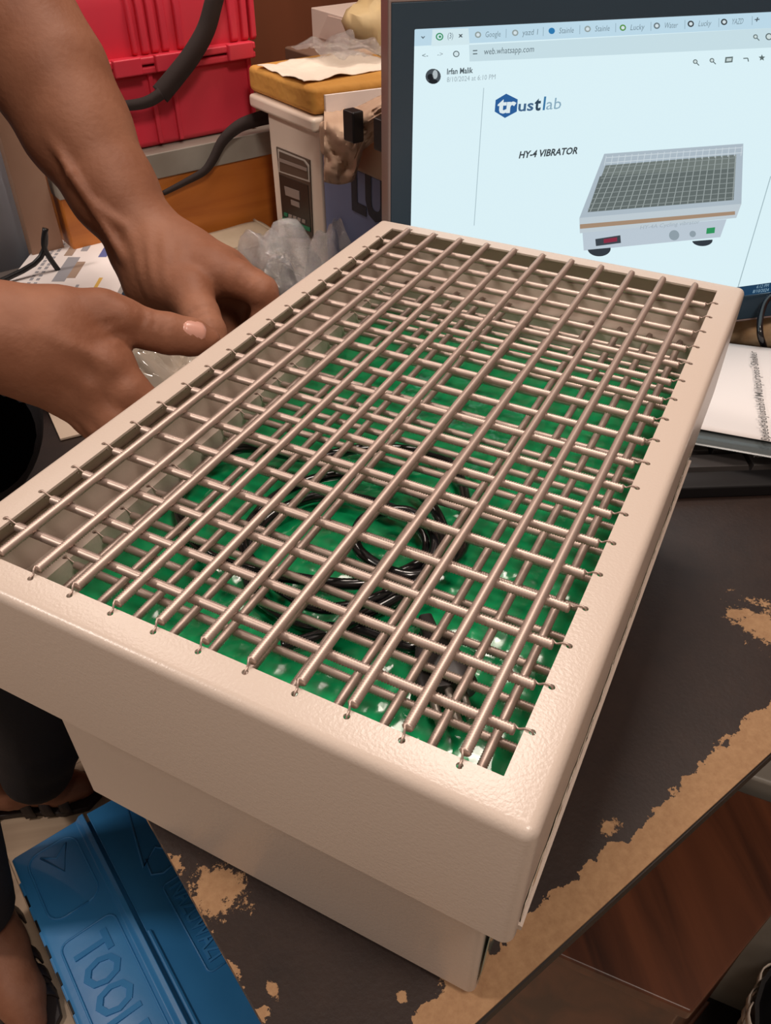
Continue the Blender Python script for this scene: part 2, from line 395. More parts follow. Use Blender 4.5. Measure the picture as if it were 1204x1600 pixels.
# right flank: rolled lip along the skirt bottom, loose film on the side
lpm = MB(); lpm.prism([(XO-0.02, SK+0.10), (XO+0.07, SK+0.12), (XO+0.075, SK+0.26), (XO-0.02, SK+0.28)], YO0+0.30, 5.2, axis=1); lpm.build('skirt_lip', 'cream', sh)
flm = MB()
def ffn(u, v):
    y = YO0+0.35+u*14.5; z = SK+0.26+v*0.8*(1+.4*nz((u*30, 0, 2)))
    return (XO+0.012+0.02*abs(nz((y, z, 1), 1.6))+0.012*abs(nz((y, z, 5), 5.0)), y, z)
flm.grid(ffn, 160, 8); flm.build('side_film', 'film', sh, smooth=40, solid=0.008, label='crinkled clear film along the right flank')
tfm = MB(); tfm.grid(lambda u, v: (5.83+0.12*v+0.05*nz((u*20, v*3, 2), 0.7)*v, -9.1+u*18, -9.2+v*4.8), 90, 8); tfm.build('lower_film', 'teal_film', sh, smooth=180, solid=0.01)
# springs: tightly wound coil body with a wire hook to each hole
def spring_mesh(name, half, hole, zhook):
    """along local x, centred; hole = distance of the holes from the centre; zhook = frame surface above the axis"""
    mb = MB(); R = 0.108; pitch = 0.056; n = int(2*half/pitch); sides = 8
    prof = []
    for i in range(n):
        x = -half + i*pitch
        prof += [(x, R-0.021), (x+pitch*0.5, R)]
    prof.append((half, R-0.021))
    loops = [[(x, r*math.cos(2*math.pi*k/sides), r*math.sin(2*math.pi*k/sides)) for k in range(sides)] for x, r in prof]
    mb.loops(loops, cap0=True, cap1=True)
    for sgn in (-1, 1):
        path = [(sgn*(half-0.02), 0.05, 0.06), (sgn*(half+0.05), 0.02, 0.05), (sgn*(half+(hole-half)*0.6), 0.0, zhook+0.025), (sgn*(hole-0.02), 0.0, zhook+0.02), (sgn*(hole+0.03), 0.0, zhook-0.10), (sgn*(hole-0.10), 0.0, zhook-0.16)]
        mb.tube([tuple(p) for p in spline(path, 3)], 0.021, 6)
    return mb
def spring_set(z_long, z_cross, zs):
    hl = (HY1-HY0)/2
    for half, hole, mid, zz, count, along_y in ((hl-0.20, hl, (HY0+HY1)/2, z_long, 11, True), (HX-0.28, HX, 0, z_cross, 18, False)):
        src = None
        for i in range(count):
            c = (i-5, mid, zz) if along_y else (0, i-8.5, zz)
            if src is None:
                mb = spring_mesh('spring', half, hole, zs-zz)
                V = mb.v
                if along_y: mb.v = [(-p[1]+c[0], p[0]+c[1], p[2]+c[2]) for p in V]
                else: mb.v = [(p[0]+c[0], p[1]+c[1], p[2]+c[2]) for p in V]
                src = mb.build('spring', 'steel', sh, smooth=80)
                off = (ORG[src.name]-wp(c))
            else:
                o = bpy.data.objects.new('spring', src.data); COL.objects.link(o); place(o, wp(c)+off, sh)
spring_set(0.06, -0.13, 0.0)
spring_set(ZL+0.06, ZL-0.13, ZL)

#==CORD==
cord = thing('power_cord', on_z(560, 860, -2.95), 'coiled black power cord with plug lying on the green film inside the shaker', 'cord')
zc = -2.86
cp = []
def cpx(px, py, z): cp.append(tuple(on_z(px, py, z)))
for (px, py, z) in [(668, 985, zc), (640, 1010, zc), (560, 985, zc), (470, 975, zc), (400, 930, zc+.05), (385, 870, zc+.1), (420, 810, zc+.1), (500, 775, zc+.15), (600, 790, zc+.2), (660, 830, zc+.2), (660, 880, zc+.15), (600, 930, zc+.2), (500, 950, zc+.2), (415, 900, zc+.2),
                    (380, 840, zc+.25), (440, 770, zc+.3), (540, 740, zc+.3), (640, 760, zc+.3), (690, 820, zc+.3), (670, 870, zc+.3), (580, 910, zc+.3), (470, 905, zc+.35), (330, 870, zc+.3), (280, 800, zc+.2), (300, 740, zc+.2), (380, 700, zc+.25),
                    (480, 715, zc+.35), (580, 700, zc+.3), (690, 715, zc+.2), (725, 770, zc+.2), (720, 860, zc+.25), (640, 900, zc+.4), (560, 860, zc+.45), (570, 810, zc+.5), (640, 800, zc+.45), (680, 850, zc+.4), (640, 920, zc+.3), (520, 985, zc+.2), (440, 1010, zc+.05)]:
    cpx(px, py, z)
cm = MB(); cm.tube([tuple(p) for p in spline(cp, 7)], 0.15, 10); cm.build('cable', 'cord', cord, smooth=180)
pf0 = on_z(672, 992, -2.6); pf1 = on_z(700, 1085, -2.6); dr = (pf1-pf0)/np.linalg.norm(pf1-pf0); sd = np.cross(AZ, dr)
pfr = Fr(pf0, dr, sd, AZ)
pg = MB(pfr); pg.loops([[(x, w*math.copysign(abs(math.cos(t))**0.6, math.cos(t)), h*math.copysign(abs(math.sin(t))**0.6, math.sin(t))) for t in [2*math.pi*(k+.5)/16 for k in range(16)]]
     for x, w, h in ((-0.5, .16, .16), (0.1, .22, .2), (.35, .42, .3), (1.0, .62, .34), (1.5, .66, .34), (1.62, .6, .30))], cap0=True, cap1=True)
pg.build('plug_body', 'plug', cord, smooth=50)
for y, l in ((-.32, .75), (.32, .75), (0, .9)):
    q = MB(pfr); q.tube([(1.55, y, .12 if y == 0 else -.08), (1.55+l, y, .12 if y == 0 else -.08)], .10, 10); q.build('plug_pin', 'steel_dull', cord, smooth=40)

#==MONITOR==
ea = math.radians(40.5); EX = np.array([math.cos(ea), math.sin(ea), 0]); EN = np.array([math.sin(ea), -math.cos(ea), 0])
M0 = at(1165, 461, 39.0)
SX0, SX1, SY0, SY1 = -16.97, 4.75, 0.0, 11.93
mon = thing('computer_monitor', (M0[0]+EX[0]*-6, M0[1]+EX[1]*-6-0.0, TABLE), 'widescreen computer monitor with black bezel showing a chat web page', 'monitor')
mf = Fr(M0, EX, AZ, EN)          # x along the screen, y up, z towards the viewer
bz = MB(mf)
B = 1.0
def ring(x0, x1, y0, y1, z): return [(x0, y0, z), (x1, y0, z), (x1, y1, z), (x0, y1, z)]
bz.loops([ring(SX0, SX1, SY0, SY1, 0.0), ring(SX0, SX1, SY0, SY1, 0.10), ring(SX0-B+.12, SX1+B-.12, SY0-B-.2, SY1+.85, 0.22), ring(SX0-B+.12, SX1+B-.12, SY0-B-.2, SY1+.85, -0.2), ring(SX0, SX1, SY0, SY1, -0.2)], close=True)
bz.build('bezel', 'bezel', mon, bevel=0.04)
be = MB(mf); x0, x1, y0, y1 = SX0-B, SX1+B, SY0-B-.32, SY1+.97
be.loops([ring(x0+.12, x1-.12, y0+.12, y1-.12, .23), ring(x0, x1, y0, y1, .20), ring(x0, x1, y0, y1, -.9), ring(x0+.12, x1-.12, y0+.12, y1-.12, -.9), ring(x0+.12, x1-.12, y0+.12, y1-.12, .23)][:4], close=True)
be.build('outer_rim', 'bezel_edge', mon, bevel=0.05)
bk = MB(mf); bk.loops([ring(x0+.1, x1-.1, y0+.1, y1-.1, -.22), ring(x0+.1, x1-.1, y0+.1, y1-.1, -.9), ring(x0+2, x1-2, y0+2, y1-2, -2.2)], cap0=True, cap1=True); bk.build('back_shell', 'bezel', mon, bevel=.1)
nk = MB(mf); nk.box((-7.5, TABLE-M0[2]+.4, -2.6), (-4.5, 5, -1.9)); nk.build('stand_neck', 'black', mon, bevel=.1)
bs = MB(Fr((M0+EX*-6-EN*1.6)*np.array([1, 1, 0])+np.array([0, 0, TABLE]), EX, -EN, AZ)); bs.loops([[(5.0*math.cos(t*math.pi/18)*s, 2.6*math.sin(t*math.pi/18)*s, z) for t in range(36)] for s, z in ((1, 0), (1, .25), (.92, .42))], cap0=True, cap1=True)
bs.build('stand_base', 'black', mon, smooth=40)
sc_ = MB(mf); sc_.box((SX0-.05, SY0-.05, -.1), (SX1+.05, SY1+.05, 0.02)); screen = sc_.build('screen', glow('screen_page', 'daf0f6', 1.0), mon, label='lit screen showing a chat page with a picture of a vibrator')
GL = {}
def gl(col, s=0.9):
    if (col, s) not in GL: GL[(col, s)] = glow('screen_'+col, col, s)
    return GL[(col, s)]
def sp(px, py):
    h = hit(px, py, M0, EN) - M0; return float(h @ EX), float(h[2])
def spoly(pxs, col, lay, name='screen_shape'):
    q = MB(mf); z = 0.022+0.004*lay; P = [sp(*p) for p in pxs]; i = q.pts([(x, y, z) for x, y in P]); q.f.append(tuple(range(i, i+len(P)))); return q.build(name, gl(col), screen)
def sdisc(px, py, r, col, lay, ry=None, a0=0, a1=360, name='screen_shape'):
    ry = ry or r; n = 18
    return spoly([(px+r*math.cos(math.radians(a0+(a1-a0)*k/n)), py+ry*math.sin(math.radians(a0+(a1-a0)*k/n))) for k in range(n if a1-a0 >= 360 else n+1)], col, lay, name)
def sline(a, b, w, col, lay, name='screen_line'):
    d = np.array(b, float)-a; n_ = np.array([-d[1], d[0]])/np.hypot(*d)*w/2
    return spoly([np.array(a)+n_, np.array(b)+n_, np.array(b)-n_, np.array(a)-n_], col, lay, name)
def stext(s, p0, p1, hpx, col, lay=3, bold=0.0, shear=0.0, name='screen_text'):
    x0, y0 = sp(*p0); x1, y1 = sp(*p1); o = M0 + EX*x0 + AZ*y0 + EN*(0.022+0.004*lay)
    k = abs(sp(p0[0], p0[1]-hpx)[1]-y0)
    return text_mesh(s, Fr(o, EX, AZ, EN), k, gl(col), name, screen, bold=bold, shear=shear, width=x1-x0)
def edge_y(x): return 47 - (x-650)*0.0525
# tab strip, address row
spoly([(646, edge_y(646)-3), (1300, edge_y(1300)-3), (1300, 40), (1204, 43.5), (940, 57), (645, 72)], 'c4e2f2', 1, 'tab_strip')
spoly([(673, 72), (675, 46), (731, 44), (733, 69)], 'dcf2f8', 2, 'active_tab')
spoly([(732, 70), (1204, 43.5), (1300, 38), (1300, 70), (1204, 74), (733, 96)], 'cfe7ef', 2, 'address_bar')
stext('v', (657, 60), (664, 60), 5, '55646c', bold=.02)
sdisc(686, 57, 6, '3f9a6b', 3); sdisc(686, 57, 4, 'dcf2f8', 4); sdisc(686.5, 57, 2, '3f9a6b', 5)
stext('(3)', (698, 60), (707, 59.5), 9, '6d8088'); stext('x', (716, 58), (723, 58), 7, '3f4a50', bold=.03)
for x, y, ic, s, w in ((746, 54, '9aa8a8', 'Google', 24), (804, 51, '9aa8a8', 'yazd 1', 24), (861, 48, '2f7fb8', 'Stainle', 23), (917, 45, '9aa8a8', 'Stainle', 23), (972, 43, '5c9a4c', 'Lucky', 22), (1025, 40, '6f7f86', 'Water', 21), (1078, 37, '3c4348', 'Lucky', 20), (1130, 34, '3c4348', 'YAZD', 18)):
    sdisc(x, y, 5, ic, 3)
    if ic != '2f7fb8': sdisc(x, y, 2.8, 'dbeaf0', 4)
    stext(s, (x+11, y+4), (x+11+w, y+4-w*.05), 9, '7d939e')
    sline((x+44, y-9), (x+43.6, y+5), 1, '9db8c6', 3)
stext('+', (1176, 35), (1184, 35), 9, '4b5a62', bold=.02)
stext('<-', (658, 90), (668, 89.5), 7, '5a6a70'); stext('->', (682, 88), (691, 88), 7, '94a5ab')
sdisc(712, 84, 5, '56666c', 3); sdisc(712, 84, 3.6, 'dcf0f5', 4)
sline((738, 79), (745, 78.6), 1.6, '56666c', 3); sline((738, 84), (745, 83.6), 1.6, '56666c', 3)
stext('web.whatsapp.com', (755, 85), (833, 81), 10, '64757c')
sdisc(676, 119, 12, '4a5258', 3, name='avatar'); sdisc(672, 120, 5, '1c2126', 4); sdisc(679, 116, 4, 'b9c4c8', 4, ry=7); sdisc(676, 127, 7, '1c2126', 4, ry=3.4)
stext('Irfan Malik', (697, 116), (738, 113.5), 9, '4d5a60', bold=.02)
stext('8/10/2024 at 6:10 PM', (697, 128), (773, 123.5), 8, 'a5b7be')
sline((755, 137), (740, 352), 1.2, 'b6ccd4', 2); sline((1203, 275), (1150, 455), 1.4, 'a8bfc6', 2)
spoly([(790, 146), (808, 155), (806.5, 174), (788, 184), (772, 174), (773.5, 156)], '2b62a0', 3, 'logo_hexagon')
stext('tr', (777, 176), (806, 173), 23, 'e6f4f8', 5, bold=.04); stext('us', (807, 173.5), (832, 171.5), 17, '44698f', 5, bold=.02); stext('t', (834, 172), (844, 171), 21, '30475c', 5, bold=.03); stext('l', (846, 171), (850, 171), 20, '3f7fae', 5, bold=.03); stext('ab', (851, 171), (875, 169), 18, '8fb2c6', 5)
stext('HY-4 VIBRATOR', (809, 247), (901, 240), 10.5, '3d464b', 3, bold=.03, shear=.15)
for x, y in ((1085, 96), (1111, 94), (1179, 57)):
    sdisc(x, y, 3.6, '5f6f70', 3); sdisc(x, y, 2.2, 'd6e6e6', 4); sline((x+2, y+2), (x+6, y+6), 1.5, '5f6f70', 3)
spoly([(1132, 89), (1144, 88), (1143, 97), (1131, 98)], '687878', 3); spoly([(1134, 91), (1142, 90.4), (1141, 95), (1133.5, 95.6)], 'ccdcdc', 4)
sline((1160, 91), (1167, 90.6), 1.6, '5f6f70', 3); sline((1167, 90.6), (1168, 96), 1.6, '5f6f70', 3)
spoly([(1189+(5.5 if k % 2 == 0 else 2.4)*math.sin(k*math.pi/5), 90-(5.5 if k % 2 == 0 else 2.4)*math.cos(k*math.pi/5)) for k in range(10)], '5f6f70', 3)
sdisc(1200, 57, 5.5, '5f6f70', 3); sdisc(1200, 57, 3.8, 'd6e6e6', 4)
# the pictured vibrator
spoly([(943, 240), (1160, 224), (1157, 319), (904, 341)], 'b3c2cd', 3, 'pictured_tray')
spoly([(945, 258), (1149, 241), (1145, 312), (917, 331)], '757f7c', 4, 'pictured_mesh')
spoly([(936, 275), (1146, 262), (1145, 312), (917, 331)], '66706f', 5, 'pictured_mesh')
for k in range(20):
    t = k/19; sline((952+t*196, 258-t*17), (921+t*222, 330-t*18), 1.1, 'a9b3b2', 6)
for k in range(9):
    t = k/8; sline((944-27*t, 262+t*64), (1149-4*t, 246+t*62), 1.0, '929c9b', 6)
for y in (0, 8): sline((945, 246+y), (1158, 230+y), 1.2, 'd3dfe6', 6)
for k in range(22):
    t = k/21; sline((946+t*212, 243-t*15), (943+t*213, 258-t*15), 1.0, 'd3dfe6', 6)
spoly([(904, 340), (1157, 318), (1149, 340), (905, 364)], 'c6d3db', 4, 'pictured_front')
spoly([(905, 350), (1147, 329.5), (1147, 335), (905, 357)], 'ab9078', 5, 'pictured_stripe')
spoly([(909, 363), (1134, 342), (1124, 370), (911, 391)], 'c2d0dc', 4, 'pictured_base')
spoly([(929, 373), (968, 367), (969, 379), (930, 384)], '3c454e', 5); spoly([(942, 373), (963, 370), (963, 376.5), (942, 379.5)], '8c2c45', 6)
sdisc(1052, 367, 8, '94a4ae', 5); sdisc(1081, 365, 5, '94a4ae', 5); spoly([(1103, 356), (1116, 354.5), (1115, 363.5), (1102, 365)], '2f9a60', 5)
stext('HY-4A Cycling vibrator', (998, 358), (1091, 349), 6, 'a9b7c0', 5)
sdisc(935, 388, 18, '303942', 5, ry=12, a0=-8, a1=172); sdisc(1096, 375, 16, '303942', 5, ry=9, a0=-8, a1=172)
spoly([(1100, 455), (1204, 441), (1300, 430), (1300, 445), (1204, 456), (1100, 469)], '1d3f5c', 3, 'task_bar')
stext('6:12 PM', (1180, 450), (1199, 447.5), 5, '8fb0c4', 5); stext('8/10/2024', (1174, 457.5), (1199, 454.5), 5, '8fb0c4', 5)
#==PERSON==
def surface_nets(fn, lo, hi, h):
    lo = np.array(lo, float); n = np.ceil((np.array(hi)-lo)/h).astype(int)+1
    ax = [lo[k]+h*np.arange(n[k]) for k in range(3)]
    X, Y, Z = np.meshgrid(*ax, indexing='ij'); D = fn(np.stack([X, Y, Z], -1).reshape(-1, 3)).reshape(n)
    S = D < 0
    c = [np.s_[:-1], np.s_[1:]]
    cnt = sum(S[c[i], c[j], c[k]].astype(int) for i in (0, 1) for j in (0, 1) for k in (0, 1))
    cells = np.argwhere((cnt > 0) & (cnt < 8)); ids = -np.ones(cnt.shape, int); ids[tuple(cells.T)] = np.arange(len(cells))
    acc = np.zeros((len(cells), 3)); num = np.zeros(len(cells))
    corner = [(i, j, k) for i in (0, 1) for j in (0, 1) for k in (0, 1)]
    for a in corner:
        for b in corner:
            if sum(abs(a[q]-b[q]) for q in range(3)) == 1 and a < b:
                da = D[tuple((cells+a).T)]; db = D[tuple((cells+b).T)]; mk = (da < 0) != (db < 0)
                t = np.where(mk, da/np.where(mk, da-db, 1), 0)
                acc += np.where(mk[:, None], np.array(a)+t[:, None]*(np.array(b)-np.array(a)), 0); num += mk
    V = lo + h*(cells + acc/num[:, None]); F = []
    for axis in range(3):
        o1, o2 = [q for q in range(3) if q != axis]
        sl0 = [slice(None)]*3; sl1 = [slice(None)]*3; sl0[axis] = slice(0, -1); sl1[axis] = slice(1, None)
        E_ = np.argwhere(S[tuple(sl0)] != S[tuple(sl1)])
        E_ = E_[(E_[:, o1] > 0) & (E_[:, o2] > 0) & (E_[:, o1] < n[o1]-1) & (E_[:, o2] < n[o2]-1)]
        d1 = np.zeros(3, int); d1[o1] = 1; d2 = np.zeros(3, int); d2[o2] = 1
        q = np.stack([ids[tuple((E_-d1-d2).T)], ids[tuple((E_-d2).T)], ids[tuple(E_.T)], ids[tuple((E_-d1).T)]], 1)
        F.append(q)
    F = np.concatenate(F); F = F[(F >= 0).all(1)]
    return V, F
def cone_d(P, a, b, ra, rb):
    a = np.array(a, float); b = np.array(b, float); ab_ = b-a; t = np.clip(((P-a) @ ab_)/max(1e-9, ab_ @ ab_), 0, 1)
    return np.linalg.norm(P-(a+t[:, None]*ab_), axis=1) - (ra+(rb-ra)*t)
def smin(a, b, k):
    h = np.clip(0.5+0.5*(b-a)/k, 0, 1); return b*(1-h)+a*h-k*h*(1-h)
def chain_d(P, pts, k):
    d = None
    for (p, r), (q, s) in zip(pts[:-1], pts[1:]):
        e = cone_d(P, p, q, r, s); d = e if d is None else smin(d, e, k)
    return d
def body_fn(groups):
    """groups: list of (joint blend, own blend, [chains])"""
    def fn(P):
        d = None
        for join, own, chains in groups:
            for c in chains:
                lo = np.min([np.array(p)-r for p, r in c], 0)-1.2; hi = np.max([np.array(p)+r for p, r in c], 0)+1.2
                e = np.full(len(P), 9.0); mk = ((P > lo) & (P < hi)).all(1)
                if mk.any(): e[mk] = chain_d(P[mk], c, own)
                d = e if d is None else smin(d, e, join)
        return d
    return fn
def J(px, py, d, r): return (at(px, py, d), r)
person = thing('person', (-28, -6, FLOOR), 'person in black clothes and sandals holding the left edge of the shaker', 'person')
LSH, RSH = np.array([-25.0, 6.0, 17.0]), np.array([-25.5, -9.5, 16.0])
L_EL = at(-100, -150, 25.4); R_EL = np.array([-19.5, -8.5, 4.0])
left_arm = [(LSH, 2.3), (L_EL, 2.05), J(-30, -50, 25.6, 2.1), J(25, 45, 25.8, 2.0), J(75, 115, 26.0, 1.85), J(119, 199, 26.3, 1.70), J(178, 300, 26.6, 1.38), J(228, 376, 26.8, 1.12)]
left_palm = [
    [J(228, 372, 26.8, 1.12), J(262, 405, 26.6, 1.05), J(330, 424, 26.1, 0.78)],          # to index knuckle
    [J(238, 376, 27.1, 1.05), J(290, 398, 26.9, 0.9), J(352, 420, 26.7, 0.72)],
    [J(232, 395, 27.2, 1.0), J(300, 420, 27.2, 0.85), J(360, 440, 27.2, 0.66)],
    [J(228, 400, 27.0, 1.05), J(240, 440, 26.8, 0.95), J(275, 485, 26.9, 0.75)],          # heel of the hand
    [J(245, 410, 26.4, 0.95), J(268, 440, 26.0, 0.86), J(296, 458, 25.5, 0.72)]]          # thumb base
left_fingers = [
    [J(330, 424, 26.1, 0.72), J(372, 436, 25.9, 0.60), J(409, 455, 25.9, 0.52), J(418, 485, 26.2, 0.46), J(398, 520, 26.6, 0.40)],
    [J(352, 428, 26.7, 0.66), J(395, 446, 26.9, 0.56), J(414, 475, 27.1, 0.50), J(398, 515, 27.3, 0.42)],
    [J(358, 446, 27.2, 0.62), J(392, 472, 27.6, 0.53), J(398, 505, 27.8, 0.47), J(380, 535, 27.9, 0.40)],
    [J(300, 470, 27.0, 0.58), J(352, 500, 27.6, 0.50), J(362, 535, 27.8, 0.43), J(345, 560, 27.8, 0.38)]]
left_thumb = [[J(296, 456, 25.5, 0.70), J(313, 492, 24.9, 0.60), J(324, 520, 24.6, 0.58), J(330, 545, 24.5, 0.48)]]
right_arm = [(RSH, 2.3), (R_EL, 1.95), J(-190, 480, 21.0, 1.75), J(-90, 510, 21.0, 1.40), J(0, 524, 21.2, 1.14)]
right_palm = [
    [J(0, 525, 21.2, 1.20), J(80, 535, 21.5, 1.12), J(165, 568, 21.9, 0.74)],
    [J(0, 535, 21.2, 1.15), J(70, 560, 21.7, 1.05), J(140, 605, 22.0, 0.70)],
    [J(0, 532, 21.3, 1.05), J(58, 560, 21.8, 0.92), J(118, 606, 22.1, 0.64)],
    [J(0, 538, 21.4, 0.95), J(48, 566, 21.9, 0.82), J(98, 612, 22.2, 0.56)],
    [J(20, 505, 21.4, 1.0), J(90, 497, 21.7, 0.78), J(160, 492, 22.0, 0.66)]]
right_fingers = [
    [J(165, 570, 21.9, 0.68), J(200, 610, 21.9, 0.58), J(238, 645, 22.3, 0.52), J(262, 680, 22.7, 0.44)],
    [J(140, 607, 22.0, 0.66), J(185, 655, 22.1, 0.56), J(225, 690, 22.5, 0.50), J(245, 720, 22.9, 0.43)],
    [J(118, 608, 22.1, 0.60), J(160, 658, 22.3, 0.52), J(198, 695, 22.7, 0.46), J(215, 725, 23.0, 0.40)],
    [J(98, 614, 22.2, 0.52), J(138, 655, 22.5, 0.45), J(170, 690, 22.8, 0.40), J(185, 715, 23.0, 0.36)]]
right_thumb = [[J(155, 492, 22.0, 0.66), J(192, 503, 22.25, 0.66), J(232, 515, 22.5, 0.56), J(262, 521, 22.7, 0.585), J(300, 527, 23.0, 0.54), J(324, 531, 23.15, 0.38)]]
ridges = [[J(75, 205, 24.95, .13), J(110, 270, 25.05, .15), J(150, 330, 25.4, .15), J(192, 402, 25.75, .15)],
    [J(150, 322, 25.35, .10), J(195, 355, 25.55, .13), J(215, 395, 25.75, .13)],
    [J(60, 520, 20.45, .13), J(110, 540, 20.76, .15), J(160, 562, 21.2, .2)], [J(45, 550, 20.75, .12), J(100, 578, 21.0, .14), J(138, 600, 21.35, .2)],
    [J(166, 566, 21.38, .36), J(172, 570, 21.4, .36)], [J(138, 600, 21.5, .33), J(142, 604, 21.5, .33)], [J(186, 494, 21.8, .36), J(194, 498, 21.85, .36)],
    [J(334, 424, 25.55, .33), J(338, 427, 25.55, .33)], [J(402, 452, 25.6, .34), J(409, 456, 25.6, .34)]]
PEL = np.array([-27.0, -6.0, -8.0]); CH = np.array([-26.5, -2.5, 10.0]); NK = np.array([-24.5, -1.8, 20.0]); HD = np.array([-22.5, -1.5, 26.5])
F1, F2 = on_z(40, 1225, FLOOR+2.2), on_z(8, 1500, FLOOR+2.2)
trunk = [[(PEL, 5.2), (np.array([-24.2, -3.0, -1.0]), 5.2), (CH, 5.6), (NK-AZ*3, 3.0), (NK, 2.3), (HD-AZ*1.5, 2.6)], [(HD-AZ*1.0, 3.3), (HD+AZ*1.6, 3.5)], [(CH+AZ*4, 4.2), (LSH, 2.6)], [(CH+AZ*4, 4.2), (RSH, 2.6)]]
face = [[(HD+np.array([3.0, .9, -.4]), .55), (HD+np.array([3.9, 1.2, -1.0]), .6)], [(HD+np.array([0, 3.3, -.3]), .7), (HD+np.array([-.4, 3.6, .3]), .5)], [(HD+np.array([.6, -3.3, -.3]), .7), (HD+np.array([.2, -3.6, .3]), .5)], [(HD+np.array([2.2, .7, -2.6]), 1.4), (HD+np.array([2.5, .8, -2.8]), 1.2)]]
def legs(f, side):
    hip = PEL + AU*side*2.6 + AZ*-1; knee = hip*0.5+(f+AZ*10)*0.5 + np.array([2.0, 1.0, 1.5])*1.0
    return hip, knee
FD = np.array([0.82, 0.57, 0.0])
leg_chains = []; foot_chains = []
for f, side in ((F1, 1), (F2, -1)):
    FD = np.array([0.82, 0.57, 0.0]) if side == 1 else -AU
    hip, knee = legs(f, side)
    leg_chains.append([(hip, 4.2), (at(20, 960, 42.5), 3.4), (at(62, 1150, 53.0), 2.7), (at(58, 1200, 55.0), 2.4)] if side == 1 else [(hip, 4.2), (knee, 3.1), (f+AZ*3.5-FD*2.2, 2.2)])
    foot_chains.append([(at(40, 1100, 50.0) if side == 1 else knee, 1.7), (f+AZ*3.0-FD*2.4, 1.45), (f-FD*2.4, 1.35), (f-FD*1.0-AZ*.2, 1.5), (f+FD*2.2-AZ*.8, 1.35), (f+FD*3.8-AZ*1.1, .95)])
fine = [(0.55, 0.5, [left_arm, right_arm]), (0.5, 0.4, left_palm+right_palm), (0.28, 0.10, left_thumb+right_thumb), (0.22, 0.1, ridges)]
def arm_fn(P):
    base = body_fn(fine)(P)
    fing = None
    for c in left_fingers+right_fingers:
        lo = np.min([np.array(p)-r for p, r in c], 0)-1; hi = np.max([np.array(p)+r for p, r in c], 0)+1
        e = np.full(len(P), 9.0); mk = ((P > lo) & (P < hi)).all(1)
        if mk.any(): e[mk] = chain_d(P[mk], c, 0.10)
        fing = e if fing is None else smin(fing, e, 0.06)
    d = smin(base, fing, 0.30)
    # creases over the knuckle joints
    for (q, ax, r0, n) in CREASES:
        v = P-q; t = v @ ax; rr = np.linalg.norm(v, axis=1)
        d = d + 0.04*np.clip(1-rr/r0, 0, 1)*np.sin(t*n)
    return d
def crease(a, b, r0, n):
    a = np.array(a); b = np.array(b); ax = (b-a)/np.linalg.norm(b-a); return ((a+b)/2, ax, r0, n)
CREASES = [crease(at(222, 500, 21.9), at(250, 508, 22.1), 0.75, 21), crease(at(306, 484, 24.3), at(316, 506, 24.1), 0.75, 21), crease(at(232, 410, 25.6), at(262, 400, 25.4), 1.5, 13), crease(at(368, 440, 25.4), at(398, 452, 25.3), 0.7, 17), crease(at(168, 500, 21.3), at(182, 540, 21.5), 0.6, 17)]
V1, F1_ = surface_nets(arm_fn, (-20.5, -11.0, -7.2), (-6.55, 8.0, 11.5), 0.108)
coarse = body_fn([(1.5, 1.0, trunk), (.5, .3, face), (1.2, .6, [left_arm[:4], right_arm[:3]]), (1.0, .6, foot_chains)])
V2, F2_ = surface_nets(coarse, (-37, -20, FLOOR-.2), (-14, 14, 32), 0.42)
bm_ = MB(); bm_.v = [tuple(v) for v in V1]+[tuple(v) for v in V2]; bm_.f = [tuple(int(i) for i in f) for f in F1_]+[tuple(int(i)+len(V1) for i in f) for f in F2_]
body = bm_.build('body', 'skin', person, smooth=180)
# nail on the near thumb
def nail(c0, c1, w, up, off):
    c0 = np.array(c0); c1 = np.array(c1); ax = (c1-c0)/np.linalg.norm(c1-c0); side = np.cross(ax, up); side /= np.linalg.norm(side); nrm = np.cross(side, ax)
    q = MB(); Ln = np.linalg.norm(c1-c0)
    def fn(u, v):
        a = (u-.5)*1.9; e = 1-0.35*max(0, abs(v-.5)*2-.6)/.4
        return tuple(c0 + ax*Ln*v + side*w*math.sin(a)*e + nrm*(off*math.cos(a*0.95)-(0.05*(v**2))))
    q.grid(fn, 9, 7); return q.build('thumbnail', 'nail', body, smooth=180, solid=0.03)
camdir = CAM - at(300, 525, 23.0); camdir /= np.linalg.norm(camdir)
nail(at(281, 522, 22.85), at(316, 528, 23.1), 0.42, camdir*0.75+AZ*0.45, 0.565)
# clothes
shirt = body_fn([(1.5, 1.0, [[(PEL+AZ*1.5, 5.7), (np.array([-24.0, -2.9, -1.0]), 5.8), (CH, 6.1), (NK-AZ*3.5, 3.4)], [(CH+AZ*4, 4.7), (LSH, 3.1)], [(CH+AZ*4, 4.7), (RSH, 3.1)], [(np.array([-24.5, -3.5, -2.0]), 5.4), (at(-128, 655, 27.0), 3.9)]]), (1.0, .6, [[(LSH, 3.1), (LSH*.45+L_EL*.55, 2.9)], [(RSH, 3.1), (RSH*.45+R_EL*.55, 2.9)]])])
Vs, Fs = surface_nets(shirt, (-37, -18, -9), (-14, 14, 24), 0.45)
q = MB(); q.v = [tuple(v) for v in Vs]; q.f = [tuple(int(i) for i in f) for f in Fs]; q.build('shirt', 'blackcloth', person, smooth=180)
tro = body_fn([(1.2, 1.0, [[(PEL, 5.9), (PEL+AZ*2, 5.8)]]), (1.0, .8, leg_chains)])
def tro_cut(P): return np.maximum(tro(P), (FLOOR+3.6)-P[:, 2])
Vs, Fs = surface_nets(tro_cut, (-40, -20, FLOOR), (-14, 8, 1), 0.42)
q = MB(); q.v = [tuple(v) for v in Vs]; q.f = [tuple(int(i) for i in f) for f in Fs]; q.build('trousers', 'blackcloth', person, smooth=180)
